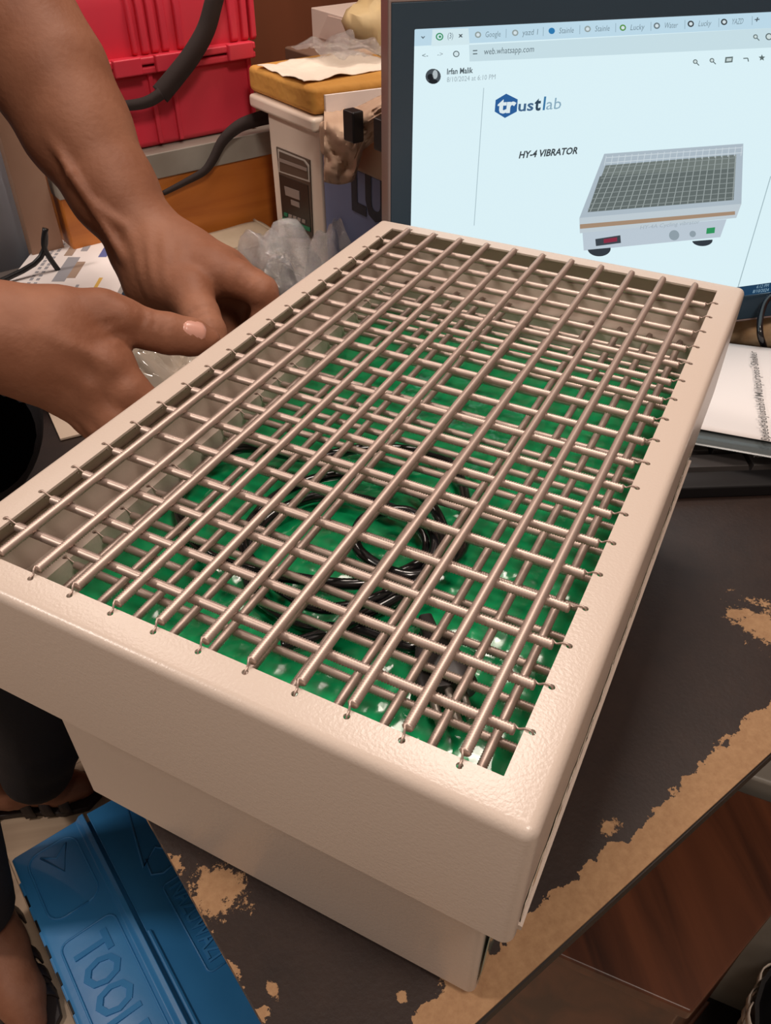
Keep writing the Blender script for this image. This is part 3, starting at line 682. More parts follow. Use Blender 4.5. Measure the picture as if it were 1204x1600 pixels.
for f, FD in ((F1, np.array([0.82, 0.57, 0.0])), (F2, -AU)):
    fr = Fr(np.array([f[0], f[1], FLOOR]), FD, np.cross(AZ, FD), AZ)
    q = MB(fr); sole = [(x, y) for x, y in ((-4, -1.1), (-4.2, 0), (-4, 1.1), (-2.5, 1.35), (0, 1.3), (2.5, 1.75), (4.2, 1.5), (5.0, .5), (5.0, -.5), (4.2, -1.5), (2.5, -1.75), (0, -1.3), (-2.5, -1.35))]
    q.prism(sole, 0.0, 0.55); so = q.build('sandal', 'sandal', person, bevel=.08)
    for x, r, h in ((0.2, 1.55, 2.2), (1.5, 1.6, 1.75), (2.8, 1.6, 1.35), (-2.9, 1.5, 2.9)):
        s_ = MB(fr); s_.grid(lambda u, v: (x-.38+v*.76-.35*math.sin(math.pi*u)*(1 if x > -1 else 0), -r*math.cos(math.pi*u)*1.04, .3+h*abs(math.sin(math.pi*u))**.8), 15, 4); s_.build('sandal_strap', 'sandal', so, smooth=180, solid=.12)

#==TOOLBOX==
T0 = on_z(20, 1345, FLOOR+7.0)
tfr = Fr(np.array([T0[0], T0[1], FLOOR]), -AU, AV, AZ)      # x along the length (towards the viewer), y across
TL, TWD, TH = 18.5, 9.3, 6.9
tool = thing('tool_box', tfr((TL/2, TWD/2, 0)), 'blue metal hinged tool box with embossed lids on the floor beside the table', 'tool box')
q = MB(tfr); q.box((0, 0, 0), (TL, TWD, TH-.35)); q.build('box_body', 'bluemetal', tool, bevel=.12)
q = MB(tfr); q.prism([(-.06, TH-.6), (-.06, TH), (.15, TH+.12), (4.0, TH+.22), (4.25, TH+.55), (4.55, TH+.6), (4.55, TH-.3)], -.12, TL+.12, axis=0); q.build('lid', 'bluemetal', tool, bevel=.06)
q = MB(tfr); q.prism([(4.75, TH-.3), (4.75, TH+.34), (5.0, TH+.3), (9.2, TH+.12), (9.36, TH), (9.36, TH-.6)], -.12, TL+.12, axis=0); q.build('lid', 'bluemetal', tool, bevel=.06)
for i in range(9):
    q = MB(tfr); q.tube([(1.6+i*1.75, -.05, TH-.12), (2.5+i*1.75, -.05, TH-.12)], .14, 10); q.build('hinge_knuckle', 'bluemetal', tool, smooth=40)
    q = MB(tfr); q.box((2.55+i*1.75, -.16, TH-.26), (3.3+i*1.75, -.04, TH+.02)); q.build('hinge_slot', 'black', tool)
def emboss(pts, r, closed=True):
    P = [(x, y, zl(y)) for x, y in pts]; P2 = [tuple(p) for p in (P+[P[0]] if closed else P)]
    q = MB(tfr)
    q.tube(P2, r, 6); return q.build('embossed_ridge', 'bluemetal', tool, smooth=180)
def zl(y): return TH+.13+.02*y if y < 4 else TH+.31-.043*(y-5)
def rr2(x0, x1, y0, y1, r, n=5):
    out = []
    for cx, cy, a0 in ((x1-r, y1-r, 0), (x0+r, y1-r, 90), (x0+r, y0+r, 180), (x1-r, y0+r, 270)):
        for k in range(n): a = math.radians(a0+90*k/(n-1)); out.append((cx+r*math.cos(a), cy+r*math.sin(a)))
    return out
emboss(rr2(.5, 5.2, .6, 3.6, .8), .07); emboss(rr2(6.6, 17.5, .5, 3.7, .5), .07)
emboss([(.9, 1.4), (2.6, 2.3), (.9, 3.0), (1.5, 2.2)], .07)
emboss([(1.0, 7.0), (5.3, 6.2), (4.5, 7.3), (5.8, 8.6), (4.6, 8.3), (2.2, 7.6)], .08)
emboss([(4.9, 6.5), (6.0, 6.4), (6.3, 7.0), (6.0, 8.7)], .07, False)
emboss(rr2(7.0, 13.0, 6.6, 8.4, .3), .06)
text_mesh('TOOLBOX', Fr(tfr((7.2, 1.0, zl(1.8)+.02)), tfr.m[:, 0], tfr.m[:, 1], AZ), 2.0, 'bluemetal', 'embossed_lettering', tool, bold=.02, depth=.07, width=10)
text_mesh('NAZUWAZI', Fr(tfr((7.3, 6.9, zl(7.4)+.02)), tfr.m[:, 0], tfr.m[:, 1], AZ), 1.1, 'bluemetal', 'embossed_lettering', tool, bold=.01, depth=.05, width=5.2)
q = MB(tfr); q.tube([(5.5, 4.65, TH+.55), (5.5, 4.65, TH+1.0), (6.0, 4.65, TH+1.25), (12.0, 4.65, TH+1.25), (12.5, 4.65, TH+1.0), (12.5, 4.65, TH+.55)][:0] or [(9.0, 4.9, TH+.42), (18.0, 4.9, TH+.42)], .14, 8); q.build('carry_handle', 'bluemetal', tool, smooth=40)

#==BENCH==
BZ = -22.0
c0 = on_z(1080, 1583, BZ); c1 = on_z(1204, 1430, BZ); c2 = on_z(880, 1496, BZ)
e1 = (c1-c0)/np.linalg.norm(c1-c0); e2 = np.cross(AZ, e1); e3 = (c2-c0)/np.linalg.norm(c2-c0)
if (c2-c0) @ e2 < 0: e2 = -e2
far = on_z(1165, 1238, BZ)-c0
s1, t1_ = np.linalg.solve(np.array([[e1[0], e3[0]], [e1[1], e3[1]]]), far[:2])
pl = [c0, c0+e1*s1, c0+e1*s1+e3*20, c0+e3*20]
bench = thing('wooden_chest', (sum(pl)/4)*np.array([1, 1, 0])+AZ*FLOOR, 'dark brown wood-grain chest under the right edge of the table', 'chest')
q = MB(); q.prism([(p[0], p[1]) for p in pl], BZ-0.8, BZ); q.build('chest_top', 'bench', bench, bevel=.12)
cc = sum(pl)/4
q = MB(); q.prism([tuple((cc+(p-cc)*.965)[:2]) for p in pl], FLOOR+.8, BZ-0.8); q.build('chest_body', 'bench', bench, bevel=.08)
q = MB(); q.prism([tuple((cc+(p-cc)*.985)[:2]) for p in pl], FLOOR, FLOOR+.8); q.build('chest_plinth', 'bench', bench, bevel=.08)
# woven basket at the right edge, on the floor
wk = on_z(1196, 1590, FLOOR+9)
bk0 = np.array([wk[0]+3.9, wk[1]+.4, FLOOR])
basket = thing('woven_basket', bk0, 'black and cream woven basket on the floor past the chest', 'basket')
for ring_i in range(12):
    r = 3.6+0.09*ring_i; n = 22
    for k in range(n):
        if (k+ring_i) % 2: continue
        a0 = 2*math.pi*k/n; a1 = 2*math.pi*(k+1)/n; z = FLOOR+.2+ring_i*.75
        q = MB(); q.grid(lambda u, v: (bk0[0]+(r+.16*math.sin(math.pi*u))*math.cos(a0+(a1-a0)*u), bk0[1]+(r+.16*math.sin(math.pi*u))*math.sin(a0+(a1-a0)*u), z+v*.68), 5, 2)
        q.build('cane_strip', 'paper' if False else 'whitefoam', basket, smooth=180, solid=.06)
q = MB(); q.loops([[(bk0[0]+r*math.cos(t*math.pi/12), bk0[1]+r*math.sin(t*math.pi/12), z) for t in range(24)] for r, z in ((3.5, FLOOR), (4.55, FLOOR+9.3), (4.35, FLOOR+9.3), (3.3, FLOOR+.3))], cap0=True, cap1=True); q.build('basket_wall', 'black', basket, smooth=40)
gp = [c0+e1*(s1+.5)-e3*4, c0+e1*(s1+7)-e3*4, c0+e1*(s1+7)+e3*6, c0+e1*(s1+.5)+e3*6]
q = MB(); q.prism([tuple(p[:2]) for p in gp], FLOOR, BZ+.6); tag(q.build('metal_cabinet', 'grey', bevel=.2), 'low grey metal cabinet beyond the brown chest', 'cabinet')

rg = [on_z(x, y, FLOOR) for x, y in ((1010, 1640), (1120, 1500), (1290, 1350), (1400, 1500), (1300, 1700))]
q = MB(); q.prism([tuple(p[:2]) for p in rg], FLOOR+.01, FLOOR+.16); tag(q.build('floor_mat', material('dark_mat', '1a110c', .95, bump=(200, .5, .002))), 'dark brown mat on the floor right of the chest', 'mat')
#==RIGHT==
ka = math.radians(30); KX = np.array([math.cos(ka), math.sin(ka), 0]); KY = np.array([-math.sin(ka), math.cos(ka), 0])
k0 = on_z(1204, 766, TABLE+.3)
kfr = Fr(np.array([k0[0], k0[1], TABLE])-KX*11.3, KX, KY, AZ)
kb = thing('keyboard', kfr((9, 3.2, 0)), 'black computer keyboard half hidden under white papers behind the shaker', 'keyboard')
q = MB(kfr); q.prism([(0, 0), (0, .55), (.35, .75), (6.5, 1.15), (6.9, 1.0), (6.9, 0)], 0, 20.5, axis=0); q.build('keyboard_case', 'black', kb, bevel=.08)
src = None
def kz(y): return .70+.062*y
def key(x, y, w, legend=None):
    global src
    q = MB(kfr); h = .95
    q.loops([[(x+a*w, y+b*h, kz(y+b*h)) for a, b in ((0, 0), (1, 0), (1, 1), (0, 1))], [(x+.08+a*(w-.16), y+.06+b*(h-.2), kz(y+b*h)+.26) for a, b in ((0, 0), (1, 0), (1, 1), (0, 1))]], cap1=True, cap0=True)
    k = q.build('key', 'keycap', kb, bevel=.04)
    if legend:
        text_mesh(legend, Fr(kfr((x+.22, y+.5, kz(y+.5)+.285)), KX, KY+AZ*.06, AZ), .20, 'paper', 'key_legend', k)
rows = ['ZXCVBNM,./', 'ASDFGHJKL;', 'QWERTYUIOP', '1234567890']
xx = 1.0
for w, lg in ((1.3, 'Ctrl'), (1.1, None), (1.2, 'Alt'), (5.8, None), (1.2, 'Alt'), (1.1, None), (1.1, None), (1.3, 'Ctrl'), (1.02, None), (1.02, None), (1.02, None)):
    key(xx, .75, w, lg); xx += w+.06
for ri, row in enumerate(rows):
    xx = 1.0+.0*ri
    key(xx, 1.8+ri*1.05, 1.9-.25*ri); xx += 1.96-.25*ri
    for ch in row: key(xx, 1.8+ri*1.05, 1.0, ch); xx += 1.06
    key(xx, 1.8+ri*1.05, 2.3, 'Enter' if ri == 1 else None); xx += 2.36
    for n_ in range(3): key(xx, 1.8+ri*1.05, .95); xx += 1.0
# papers over the keyboard
PZ = TABLE+1.75
pc = [on_z(1092, 671, PZ), on_z(1204, 690, PZ), on_z(1204, 546, PZ+.25), on_z(1140, 540, PZ+.25)]
ex = (pc[1]-pc[0]); ex[2] = 0; ex /= np.linalg.norm(ex); ey = np.cross(AZ, ex)
pfr = Fr(pc[0]*np.array([1, 1, 0])-ex*4.2, ex, ey, AZ)
def sheet(name, x0, x1, y0, y1, z, mat, amp, label, cat, o):
    q = MB(pfr); q.grid(lambda u, v: (x0+(x1-x0)*u, y0+(y1-y0)*v, z+amp*nz((u*2.2, v*3, o), 1.0)+.25*v), 26, 20); return tag(q.build(name, mat, smooth=180, solid=.02), label, cat)
q = MB(pfr); q.grid(lambda u, v: (-.4+13.5*u, -.95+8.2*v, PZ-.16+.05*nz((u*3, v*3, 7))+.2*v), 20, 14); tag(q.build('plastic_folder', material('smoke_folder', '5f6667', .22, alpha=.75), smooth=180, solid=.02), 'smoky grey plastic folder under the printed paper', 'folder')
pap = sheet('printed_paper', -.2, 13.2, 0, 7.6, PZ, 'paper', .10, 'white printed paper lying over the keyboard beside the shaker', 'paper', 3)
t0 = on_z(1199, 680, PZ+.12); t1 = on_z(1180, 553, PZ+.3); tx = t1-t0; tl = np.linalg.norm(tx); tx /= tl; ty = np.cross(AZ, tx); ty /= np.linalg.norm(ty)
text_mesh('Speed-adjustable Multipurpose Shaker', Fr(t0+AZ*.12-tx*.6, tx, ty, np.cross(tx, ty)), .34, 'ink', 'printed_text', pap, bold=.01, width=tl+.6)
# foam roll, cable behind the papers
f0 = on_z(1150, 512, TABLE+1.0); f1 = on_z(1290, 524, TABLE+1.0)
q = MB(); q.tube([tuple(f0-(f1-f0)*.6), tuple(f1)], 0.95, 14); tag(q.build('foam_strip', material('tan_foam', 'b08a62', .9, vary=(30, 'd6bd9b'), bump=(60, .5, .004)), smooth=40), 'tan foam strip lying on the table below the monitor', 'foam')
q = MB(); q.tube([tuple(p) for p in spline([at(1250, 440, 40), at(1204, 462, 39), at(1189, 490, 38.5), at(1187, 520, 38), at(1193, 540, 38.6), at(1197, 552, 40.0)], 6)], .15, 8); tag(q.build('monitor_cable', 'cord', smooth=180), 'black cable hanging down over the tan foam strip', 'cable')

#==LEFT BACKGROUND==
def rm(a, b, z): return room(a, b, z)
w0 = on_z(440, 394, TABLE); wb_ = float((w0-K) @ AU); wa = float((w0-K) @ AV)
# wooden crate: front plane b = wb_
NRM = -AU
def onb(px, py, b): h = hit(px, py, K+AU*b, AU); return float((h-K) @ AV), float(h[2])
ca1 = onb(443, 300, wb_)[0]; cz = onb(430, 203, wb_)[1]
ca0 = onb(92, 300, wb_)[0]
crate = thing('wooden_crate', rm((ca0+ca1)/2, wb_+5, TABLE), 'orange brown wooden crate with grey metal edging below the red case', 'crate')
q = MB(lambda p: rm(*p)); q.box((ca0, wb_, TABLE), (ca1, wb_+13, cz)); q.build('crate_body', 'crate', crate, bevel=.08)
q = MB(lambda p: rm(*p)); q.box((ca0-.1, wb_-.12, cz-1.25), (ca1+.1, wb_+1.2, cz+.06)); q.build('metal_edging', 'grey', crate, bevel=.05)
# red case on the crate
rb = wb_+.9
ra1, rz0 = onb(401, 182, rb); rz0 = cz+.08; zs = onb(330, 84, rb)[1]; RH = 15.5; ra0 = onb(110, 40, rb)[0]
case = thing('red_tool_case', rm((ra0+ra1)/2, rb+6, rz0), 'red ribbed plastic carrying case with black strap on the wooden crate', 'case')
F = lambda p: rm(*p)
q = MB(F); q.box((ra0, rb, rz0), (ra1, rb+12, zs-.35)); q.build('case_body', 'red', case, bevel=.35)
q = MB(F); prof = [(rb+.15, zs), (rb+.1, zs+2.6), (rb+.5, zs+4.2), (rb+1.6, zs+5.4), (rb+3.4, zs+5.9), (rb+12, zs+5.9), (rb+12, zs)]
q.prism(prof, ra0+.1, ra1-.1, axis=0); q.build('case_lid', 'red', case, bevel=.25)
for z0, z1, d in ((zs-.42, zs-.08, .45), (zs+.02, zs+.38, .5)):
    q = MB(F); q.box((ra0-.1, rb-d, z0), (ra1+.1, rb+12, z1)); q.build('case_rim', 'red', case, bevel=.1)
def rib(a, w):
    q = MB(F); p2 = [(rb+.15, zs+.3), (rb-.15, zs+.5), (rb-.18, zs+2.6), (rb+.25, zs+4.4), (rb+1.45, zs+5.7), (rb+3.4, zs+6.15), (rb+9, zs+6.15), (rb+9, zs+5.5), (rb+3.4, zs+5.5)]
    q.prism(p2, a-w/2, a+w/2, axis=0); q.build('lid_rib', 'red', case, bevel=.12)
def onlid(px): return onb(px, 50, rb)[0]
for px, w in ((205, .28), (222, .42), (238, .42), (255, .42), (280, .42), (365, .45), (382, .40), (395, .35)): rib(onlid(px), w)
for px in (168, 235, 350): 
    a = onb(px, 95, rb)[0]; q = MB(F); q.box((a, rb-.75, zs-.35), (a+1.5, rb-.3, zs+.45)); q.build('case_hinge', 'red', case, bevel=.08)
for px in (238, 272, 392):
    a = onb(px, 150, rb)[0]; q = MB(F); q.box((a-.12, rb-.22, rz0+.2), (a+.12, rb+.1, zs-.4)); q.build('body_rib', 'red', case, bevel=.06)
def band(pts, w, name, par):
    P = spline(pts, 8); q = MB(); i0 = []
    for k, p in enumerate(P):
        t = P[min(k+1, len(P)-1)]-P[max(k-1, 0)]; t /= np.linalg.norm(t); s_ = np.cross(t, NRM); s_ /= np.linalg.norm(s_)
        ww = w[0]+(w[1]-w[0])*k/(len(P)-1); q.pts([tuple(p-s_*ww/2), tuple(p+s_*ww/2)])
    q.f = [(2*k, 2*k+1, 2*k+3, 2*k+2) for k in range(len(P)-1)]
    return q.build(name, 'strap', par, smooth=30, solid=.1)
def pb(px, py, b): a, z = onb(px, py, b); return rm(a, b, z)
band([pb(352, -60, rb-1.6), pb(336, -5, rb-1.5), pb(322, 45, rb-1.3), pb(300, 85, rb-1.2), pb(275, 118, rb-1.1), pb(250, 148, rb-1.0)], (.95, 1.05), 'shoulder_strap', case)
band([pb(252, 146, rb-1.1), pb(235, 157, rb-1.0), pb(215, 163, rb-.9), pb(185, 165, rb-.8), pb(150, 160, rb-.6)], (.6, .45), 'shoulder_strap', case)
band([pb(428, 180, wb_-.35), pb(400, 187, wb_-.4), pb(372, 198, wb_-.5), pb(348, 220, wb_-.5), pb(332, 250, wb_-.45), pb(318, 268, wb_-.4), pb(290, 284, wb_-.3), pb(255, 302, wb_-.25)], (.85, .25), 'strap_tail', case)
q = MB(F); q.box((ra0+4, rb+2.5, zs+6.2), (ra1-7, rb+4, zs+7.2)); q.build('case_handle', 'strap', case, bevel=.2)

# instrument with a control panel
d0 = on_z(475, 436, TABLE); da = float((d0-K) @ AV)
def ona(px, py, a): h = hit(px, py, K+AV*a, AV); return float((h-K) @ AU), float(h[2])
b_l = ona(430, 320, da)[0]; b_r = ona(505, 320, da)[0]; dz = ona(470, 192, da)[1]
dev = thing('control_instrument', rm(da+5, (b_l+b_r)/2, TABLE), 'cream laboratory instrument with dark control panel between crate and blue carton', 'instrument')
q = MB(F); q.box((da, b_r, TABLE), (da+8, b_l, dz)); q.build('cabinet', 'instrument', dev, bevel=.15)
q = MB(F); q.box((da-.6, b_r-.35, dz), (da+8.4, b_l+.9, dz+.7)); q.build('cabinet_lid', 'instrument', dev, bevel=.2)
def panel(pxs, depth, mat, name, par, lift=0.0):
    q = MB(F); P = [ona(px, py, da) for px, py in pxs]; n = len(P)
    i = q.pts([(da-lift-depth, b, z) for b, z in P]+[(da-lift+.02, b, z) for b, z in P])
    q.f += [tuple(range(n))]+[tuple(range(2*n-1, n-1, -1))]+[(k, (k+1) % n, n+(k+1) % n, n+k) for k in range(n)]
    return q.build(name, mat, par)
M['panel'] = material('control_panel', '55483f', .4); M['panel_dark'] = material('panel_dark', '2d2826', .35); M['panel_line'] = material('panel_line', 'b9b0a6', .5); M['panel_green'] = material('panel_green', '1f7a57', .4); M['panel_grey'] = material('panel_grey', '8d8078', .4)
pn = panel([(433, 229), (485, 250), (490, 372), (447, 372)], .08, 'panel', 'control_panel', dev)
panel([(436, 232), (478, 249), (485, 258), (486, 284), (438, 268)], .03, 'panel_line', 'panel_frame', pn, .08)
panel([(439, 236), (477, 251), (483, 259), (484, 280), (440, 266)], .03, 'panel', 'panel_inset', pn, .11)
panel([(439, 246), (483, 262), (483, 267), (439, 251)], .03, 'panel_grey', 'panel_stripe', pn, .14)
panel([(438, 272), (483, 289), (488, 362), (444, 345)], .03, 'panel_dark', 'panel_keypad', pn, .08)
panel([(447, 290), (470, 298), (471, 312), (449, 304)], .03, 'panel_grey', 'panel_display', pn, .11)
panel([(457, 311), (470, 316), (471, 324), (458, 319)], .03, 'panel_grey', 'panel_display', pn, .11)
panel([(444, 338), (487, 355), (487, 361), (445, 344)], .03, 'panel_green', 'panel_stripe', pn, .11)
for k in range(5): panel([(447+k*7, 331+k*2.6), (452+k*7, 333+k*2.6), (452+k*7, 338+k*2.6), (447+k*7, 336+k*2.6)], .05, 'panel_green' if k == 0 else 'panel_grey', 'panel_button', pn, .11)

# blue carton with big letters, right of the instrument
da2 = da-.2
def ona2(px, py): return ona(px, py, da2)
cb0 = min(ona2(508, 330)[0], b_r-.45); cbz = ona2(540, 258)[1]; cb1 = cb0-9.5
car = thing('blue_carton', rm(da2+4, (cb0+cb1)/2, TABLE), 'blue carton with large dark letters behind the monitor', 'carton')
q = MB(F); q.box((da2, cb1, TABLE), (da2+8.6, cb0, cbz)); q.build('carton_body', 'bluecarton', car, bevel=.06)
tb0 = ona2(549, 323); tb1 = ona2(604, 339)
text_mesh('LU', Fr(rm(da2-.03, tb0[0], tb0[1]), -AU, AZ, -AV), 2.0, 'darkprint', 'printed_letters', car, bold=.05, width=(tb0[0]-tb1[0])*1.0)
q = MB(F); q.box((da2-.25, cb1, cbz+.02), (da2+7.8, cb0, cbz+1.7)); wp_ = q.build('foam_packing', 'tissue', bevel=.3); tag(wp_, 'beige foam packing slab lying on the blue carton', 'packing')
for px in (552, 600):
    b0, z0 = ona(px, 200 if px == 552 else 214, da2-1.8); q = MB(F); q.box((da2-2.1, b0-.4, z0-.55), (da2-1.5, b0+.4, z0+.75)); tag(q.build('black_clamp', 'black', bevel=.08), 'black clamp block holding the brown tissue, ' + ('nearer the instrument' if px == 552 else 'beside the monitor edge'), 'clamp')
def crumple(name, fr, sx, sy, amp, sc, mat, label, cat, o, nx=34, ny=30, drop=None):
    q = MB(fr)
    def fn(u, v):
        x = (u-.5)*sx; y = (v-.5)*sy
        z = amp*(abs(nz((x, y, o), sc))*.9+.30*abs(nz((x, y, o+5), sc*2.3))+.12*abs(nz((x, y, o+9), sc*5)))
        dx = .3*amp*nz((x, y, o+3), sc*1.7); dy = .3*amp*nz((x, y, o+8), sc*1.7)
        if drop: z += drop(u, v)
        return (x+dx, y+dy, z)
    q.grid(fn, nx, ny); return tag(q.build(name, mat, smooth=40, solid=.03), label, cat)
bpos = (cb0+cb1)/2
q = MB()
def tis(u, v):
    px = 506+u*112; low = 284-30*u-38*max(0, min(1, (u-.42)*8)); py = 158+12*math.sin(u*5)+v*(low-158)
    a_ = da2-1.0-.5*math.sin(v*3)+2.4*max(0, .25-v)*4+.55*nz((u*4.5, v*4, 3))+.35*abs(nz((u*11, v*9, 6)))
    b_, z_ = ona(px, py, a_); return tuple(rm(a_, b_, z_))
q.grid(tis, 34, 30); tag(q.build('tissue_paper', 'tissue', smooth=50, solid=.03), 'crumpled brown tissue paper draped over the front of the blue carton', 'paper')
# boxes stacked on the instrument
fz = dz+.75
fo = rm(da-.5, b_l+.8, fz)
sl = MB(F); q = sl; q.prism([(da-.4, b_l+1.1), (da-.4, b_r-.1), (da+5.5, b_r-1.2), (da+7.5, b_l+.9)], fz, fz+1.3)
tag(q.build('foam_slab', 'foam', bevel=.3), 'yellow brown foam slab in clear wrap on top of the instrument', 'foam')
crumple('foam_sheet', Fr(rm(da+2.8, (b_l+b_r)/2+.4, fz+1.3), AV, AU, AZ), 6.2, 4.6, .32, .5, 'whitefoam', 'white foam sheet lying on the yellow foam slab', 'foam', 12)
crumple('plastic_wrap', Fr(rm(da+4.6, b_l-1.0, fz+1.7), AV, AU, AZ), 4.0, 4.5, .9, .6, 'clear', 'clear plastic wrap bunched on the white foam sheet', 'plastic wrap', 22)
q = MB(F); q.prism([(da+.2, b_r-.25), (da+5.6, b_r-1.3), (da+5.62, b_r-1.45), (da+.2, b_r-.4)], fz-.9, fz+.95); tag(q.build('paper_sheet', 'paper'), 'white paper sheet leaning against the side of the yellow foam', 'paper')
# cabinet behind, with a pale carton and a bag on it
aa = da+9.6
bc0 = ona(480, 80, aa+1)[0]; bc1 = ona(700, 60, aa+1)[0]; zc_ = ona(530, 100, aa)[1]
q = MB(F); q.box((aa, bc1-4, TABLE), (aa+12, bc0+1.5, zc_)); tag(q.build('storage_cabinet', material('cabinet_brown', '7d5f4e', .6), bevel=.15), 'brown storage cabinet standing against the wall behind the instrument', 'cabinet')
def ona3(px, py): return ona(px, py, aa+2.2)
x0 = ona3(487, 40)[0]; x1 = ona3(583, 60)[0]; zt = ona3(487, 12)[1]; zt2 = ona3(583, 40)[1]
pk = thing('pale_carton', rm(aa+4, (x0+x1)/2, zc_), 'pale closed carton on the brown cabinet above the foam slab', 'carton')
q = MB(F); q.prism([(x0, zc_), (x1, zc_), (x1, zt2), (x0, zt)], aa+2.2, aa+7, axis=0); q.build('carton_body', material('pale_card', 'cbb7ab', .7), pk, bevel=.06)
q = MB(F); q.prism([(x0-.9, zc_+.5), (x1+.6, zc_+.5), (x1+1.3, zc_+2.0), (x0-2.2, zc_+2.0)], aa+2.12, aa+2.2, axis=0); q.build('carton_flap', material('pale_card_flap', 'c4aea2', .7), pk)
yb = ona(598, 105, aa-1)
def blob(name, c, rx, ry, rz, amp, mat, label, cat, o, par=None):
    q = MB(); n, m_ = 28, 18
    def pt(i, j):
        th = math.pi*j/(m_-1); ph = 2*math.pi*i/n; d = np.array([math.sin(th)*math.cos(ph), math.sin(th)*math.sin(ph), math.cos(th)])
        k = 1+amp*nz(d, 1.6, o)+amp*.6*abs(nz(d, 4, o)); p = d*k; p[2] = max(p[2], -.85); return tuple(np.array(c)+np.array([rx, ry, rz])*p)
    q.loops([[pt(i, j) for i in range(n)] for j in range(m_)]); return tag(q.build(name, mat, smooth=60), label, cat)
blob('paper_bag', rm(aa+1.6, ona(606, 100, aa+1.6)[0], zc_+1.9), 2.2, 2.4, 2.5, .45, 'yellowbag', 'crumpled yellowish paper bag beside the monitor top corner', 'bag', 4)

# grey open carton in front of the crate
ga = wb_-3.2
def pg_(px, py): a, z = onb(px, py, ga); return a, z
g0a, g0z = pg_(303, 372); g1a, g1z = pg_(428, 345)
gc = thing('grey_carton', rm((g0a+g1a)/2, ga+1, TABLE), 'small greyish open carton with folded lid in front of the crate', 'carton')
q = MB(F); q.prism([(g0a-3, TABLE), (g1a, TABLE), (g1a-.1, g1z-.7), (g1a-1.2, g1z-.4), (g0a-3, g0z-.5)], ga, ga+2.6, axis=1) if False else None
q = MB(F); q.box((g0a-3, ga, TABLE), (g1a, ga+2.6, g1z-.9)); q.build('carton_body', 'cardboard', gc, bevel=.1)
q = MB(F); q.grid(lambda u, v: (g0a-3+(g1a-g0a+3.3)*u, ga+2.6-2.75*v, g1z-.88+.18*math.sin(math.pi*v)*(.6+.4*u)-.25*v+.12*nz((u*4, v*2, 3))), 20, 8); q.build('carton_lid', 'cardboard', gc, smooth=180, solid=.12)
q = MB(F); q.grid(lambda u, v: (g1a+.06+.35*math.sin(math.pi*v), ga-.05+2.7*u, TABLE+.3+(g1z-TABLE-1.0)*v), 6, 10); q.build('carton_flap', 'cardboard', gc, smooth=180, solid=.12)
# clear plastic heap behind the shaker's left far edge
bp_ = on_z(470, 455, TABLE)
for i, (dx, dy, s, h, o) in enumerate(((.2, -2.6, 6.2, 4.8, 31), (-4.0, -6.2, 5.6, 3.8, 47), (4.3, -1.0, 4.6, 4.6, 59))):
    crumple('clear_plastic_film', Fr(bp_+np.array([dx, dy, .15]), (1, 0, 0), (0, 1, 0)), s, s, h*.8, .42, 'clear', ['crumpled clear plastic film heaped behind the far left corner of the shaker', 'crumpled clear plastic film in front of the grey carton', 'crumpled clear plastic film beside the blue carton'][i], 'plastic film', o, 44, 44, drop=lambda u, v: 3.0*math.sin(math.pi*u)*math.sin(math.pi*v))
# brochure on a blue package, left
PK = TABLE+3.4
c = [on_z(0, 457, PK), on_z(62, 378, PK), on_z(120, 376, PK), on_z(192, 440, PK)]
vx = c[1]-c[0]; vx /= np.linalg.norm(vx); vy = np.cross(AZ, vx)
if (c[3]-c[0]) @ vy < 0: vy = -vy
wid = float((c[3]-c[0]) @ vy)
br = Fr(c[0], vx, vy, AZ)
ln = 8.2
q = MB(br); q.box((-4.5, .2, -3.38), (ln-1.6, wid-.6, -.42)); tag(q.build('blue_package', 'bluebag', bevel=.35), 'blue wrapped package under the white printed brochure', 'package')
bro = thing('printed_brochure', br((ln/2-2, wid/2, -.4)), 'white printed brochure with small pictures on the blue package', 'brochure')
q = MB(br); q.box((-5.2, 0, -.4), (ln, wid, 0)); q.build('pages', 'paper', bro, bevel=.03)
M['p1'] = material('print_grey', '9a9aa0', .6); M['p2'] = material('print_blue', '5b669c', .6); M['p3'] = material('print_yellow', 'dcb35a', .6); M['p4'] = material('print_brown', 'a48d7c', .6)
def print_(x0, x1, y0, y1, mat): q = MB(br); q.box((x0, y0, .0), (x1, y1, .012)); q.build('print_block', mat, bro)
for r_ in range(2):
    for k in range(26): print_(-4.5+k*.45, -4.5+k*.45+random.uniform(.15, .36), 1.0+.34*r_, 1.0+.34*r_+.16, 'p1')
for (x0, x1, y0, y1, mm) in ((1.2, 4.2, 3.0, 3.9, 'p1'), (1.6, 3.6, 3.9, 4.5, 'p4'), (4.4, 6.2, 2.6, 3.2, 'p4'), (4.2, 6.6, 5.2, 5.8, 'p2'), (-2.2, .6, 3.4, 4.0, 'p4'), (-1.0, 0.8, 4.9, 5.1, 'p1'), (.2, 1.6, 6.2, 6.45, 'p3'), (-3.2, -1.4, 2.6, 3.1, 'p1'), (5.0, 7.4, 3.6, 4.1, 'p1')): print_(x0, x1, y0*wid/8, y1*wid/8, mm)
# blue bag and clear wrap between the hands, on the table
bb0 = on_z(208, 560, TABLE)
crumple('blue_plastic_bag', Fr(bb0+np.array([-1.2, .4, .2]), (1, 0, 0), (0, 1, 0)), 3.6, 5.0, 1.6, .6, 'bluebag', 'blue plastic bag lying on the table between the two hands', 'bag', 71, 26, 26)
crumple('clear_wrap', Fr(on_z(262, 590, TABLE)+np.array([.2, 0, .2]), (1, 0, 0), (0, 1, 0)), 5.0, 5.0, 2.2, .55, material('cream_wrap', 'b7aa9b', .12, coat=.8), 'cream plastic wrapping lying on the table below the thumb', 'plastic wrap', 83, 34, 34)
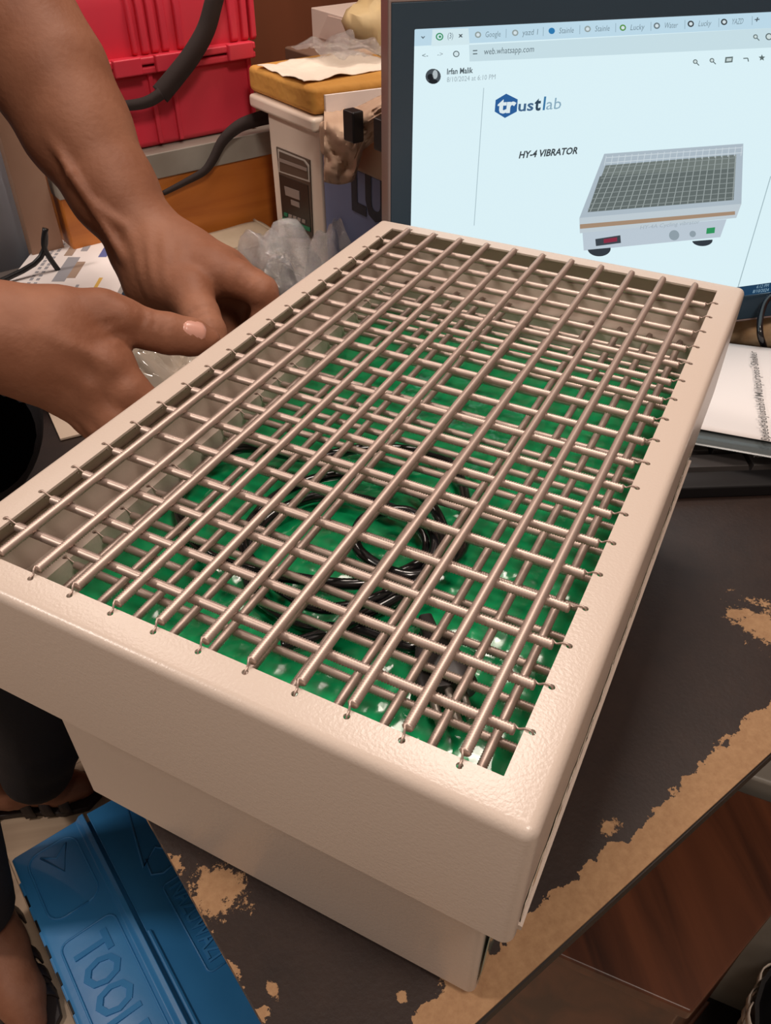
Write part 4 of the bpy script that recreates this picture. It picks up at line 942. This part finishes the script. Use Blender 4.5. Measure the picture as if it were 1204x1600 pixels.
# pale sheet on the table beside the black shirt
ps = [on_z(60, 610, TABLE), on_z(95, 690, TABLE), on_z(175, 670, TABLE), on_z(150, 600, TABLE)]
q = MB(); i = q.pts([tuple(p+AZ*.03) for p in ps]+[tuple(p+AZ*.16) for p in ps]); q.f = [(0, 1, 2, 3), (7, 6, 5, 4)]+[(k, (k+1) % 4, 4+(k+1) % 4, 4+k) for k in range(4)]
tag(q.build('card_sheet', material('pale_card_sheet', 'd3bda8', .8), bevel=.03), 'pale cardboard sheet on the table under the near hand', 'cardboard')
# tan board and pale appliance behind the arm
bd = wb_+.6
p_tl = onb(-6, 190, bd); p_bl = onb(48, 395, bd)
q = MB(F); q.prism([(p_bl[0], TABLE+.02), (ca0-.3, TABLE+.02), (ca0-.3, 12), (p_tl[0]-1.2, 12), (p_tl[0], p_tl[1])], bd, bd+.8, axis=1); tag(q.build('tan_board', 'tan', bevel=.06), 'tan board standing upright behind the brochure', 'board')
q = MB(F); q.box((p_bl[0]-20, bd+2, TABLE), (min(ca0-.6, p_bl[0]+6), bd+9, 14)); tag(q.build('pale_container', 'palewall', bevel=.4), 'pale bluish plastic container left of the tan board', 'container')
hb = bd+.1
h0 = onb(8, 390, hb-1.5)
tray_ = thing('grey_tray', rm(h0[0]-2, hb-1.6, TABLE), 'dark grey tray with black wire handle at the left edge of the photo', 'tray')
q = MB(F); q.prism([(h0[0]-6, TABLE), (h0[0]+2.0, TABLE), (h0[0]+2.6, TABLE+3.0), (h0[0]-6, TABLE+3.0)], hb-2.6, hb-.2, axis=1); q.build('tray_body', material('tray_grey', '5f5854', .5), tray_, bevel=.1)
q = MB(); q.tube([tuple(p) for p in spline([rm(h0[0]+2.2, hb-2.7, TABLE+2.8), rm(h0[0]+1.6, hb-2.8, TABLE+4.6), rm(h0[0]+1.9, hb-2.8, TABLE+5.6), rm(h0[0]+.9, hb-2.75, TABLE+4.0), rm(h0[0]-4, hb-2.7, TABLE+3.1)], 6)], .14, 8); q.build('tray_handle', 'black', tray_, smooth=180)
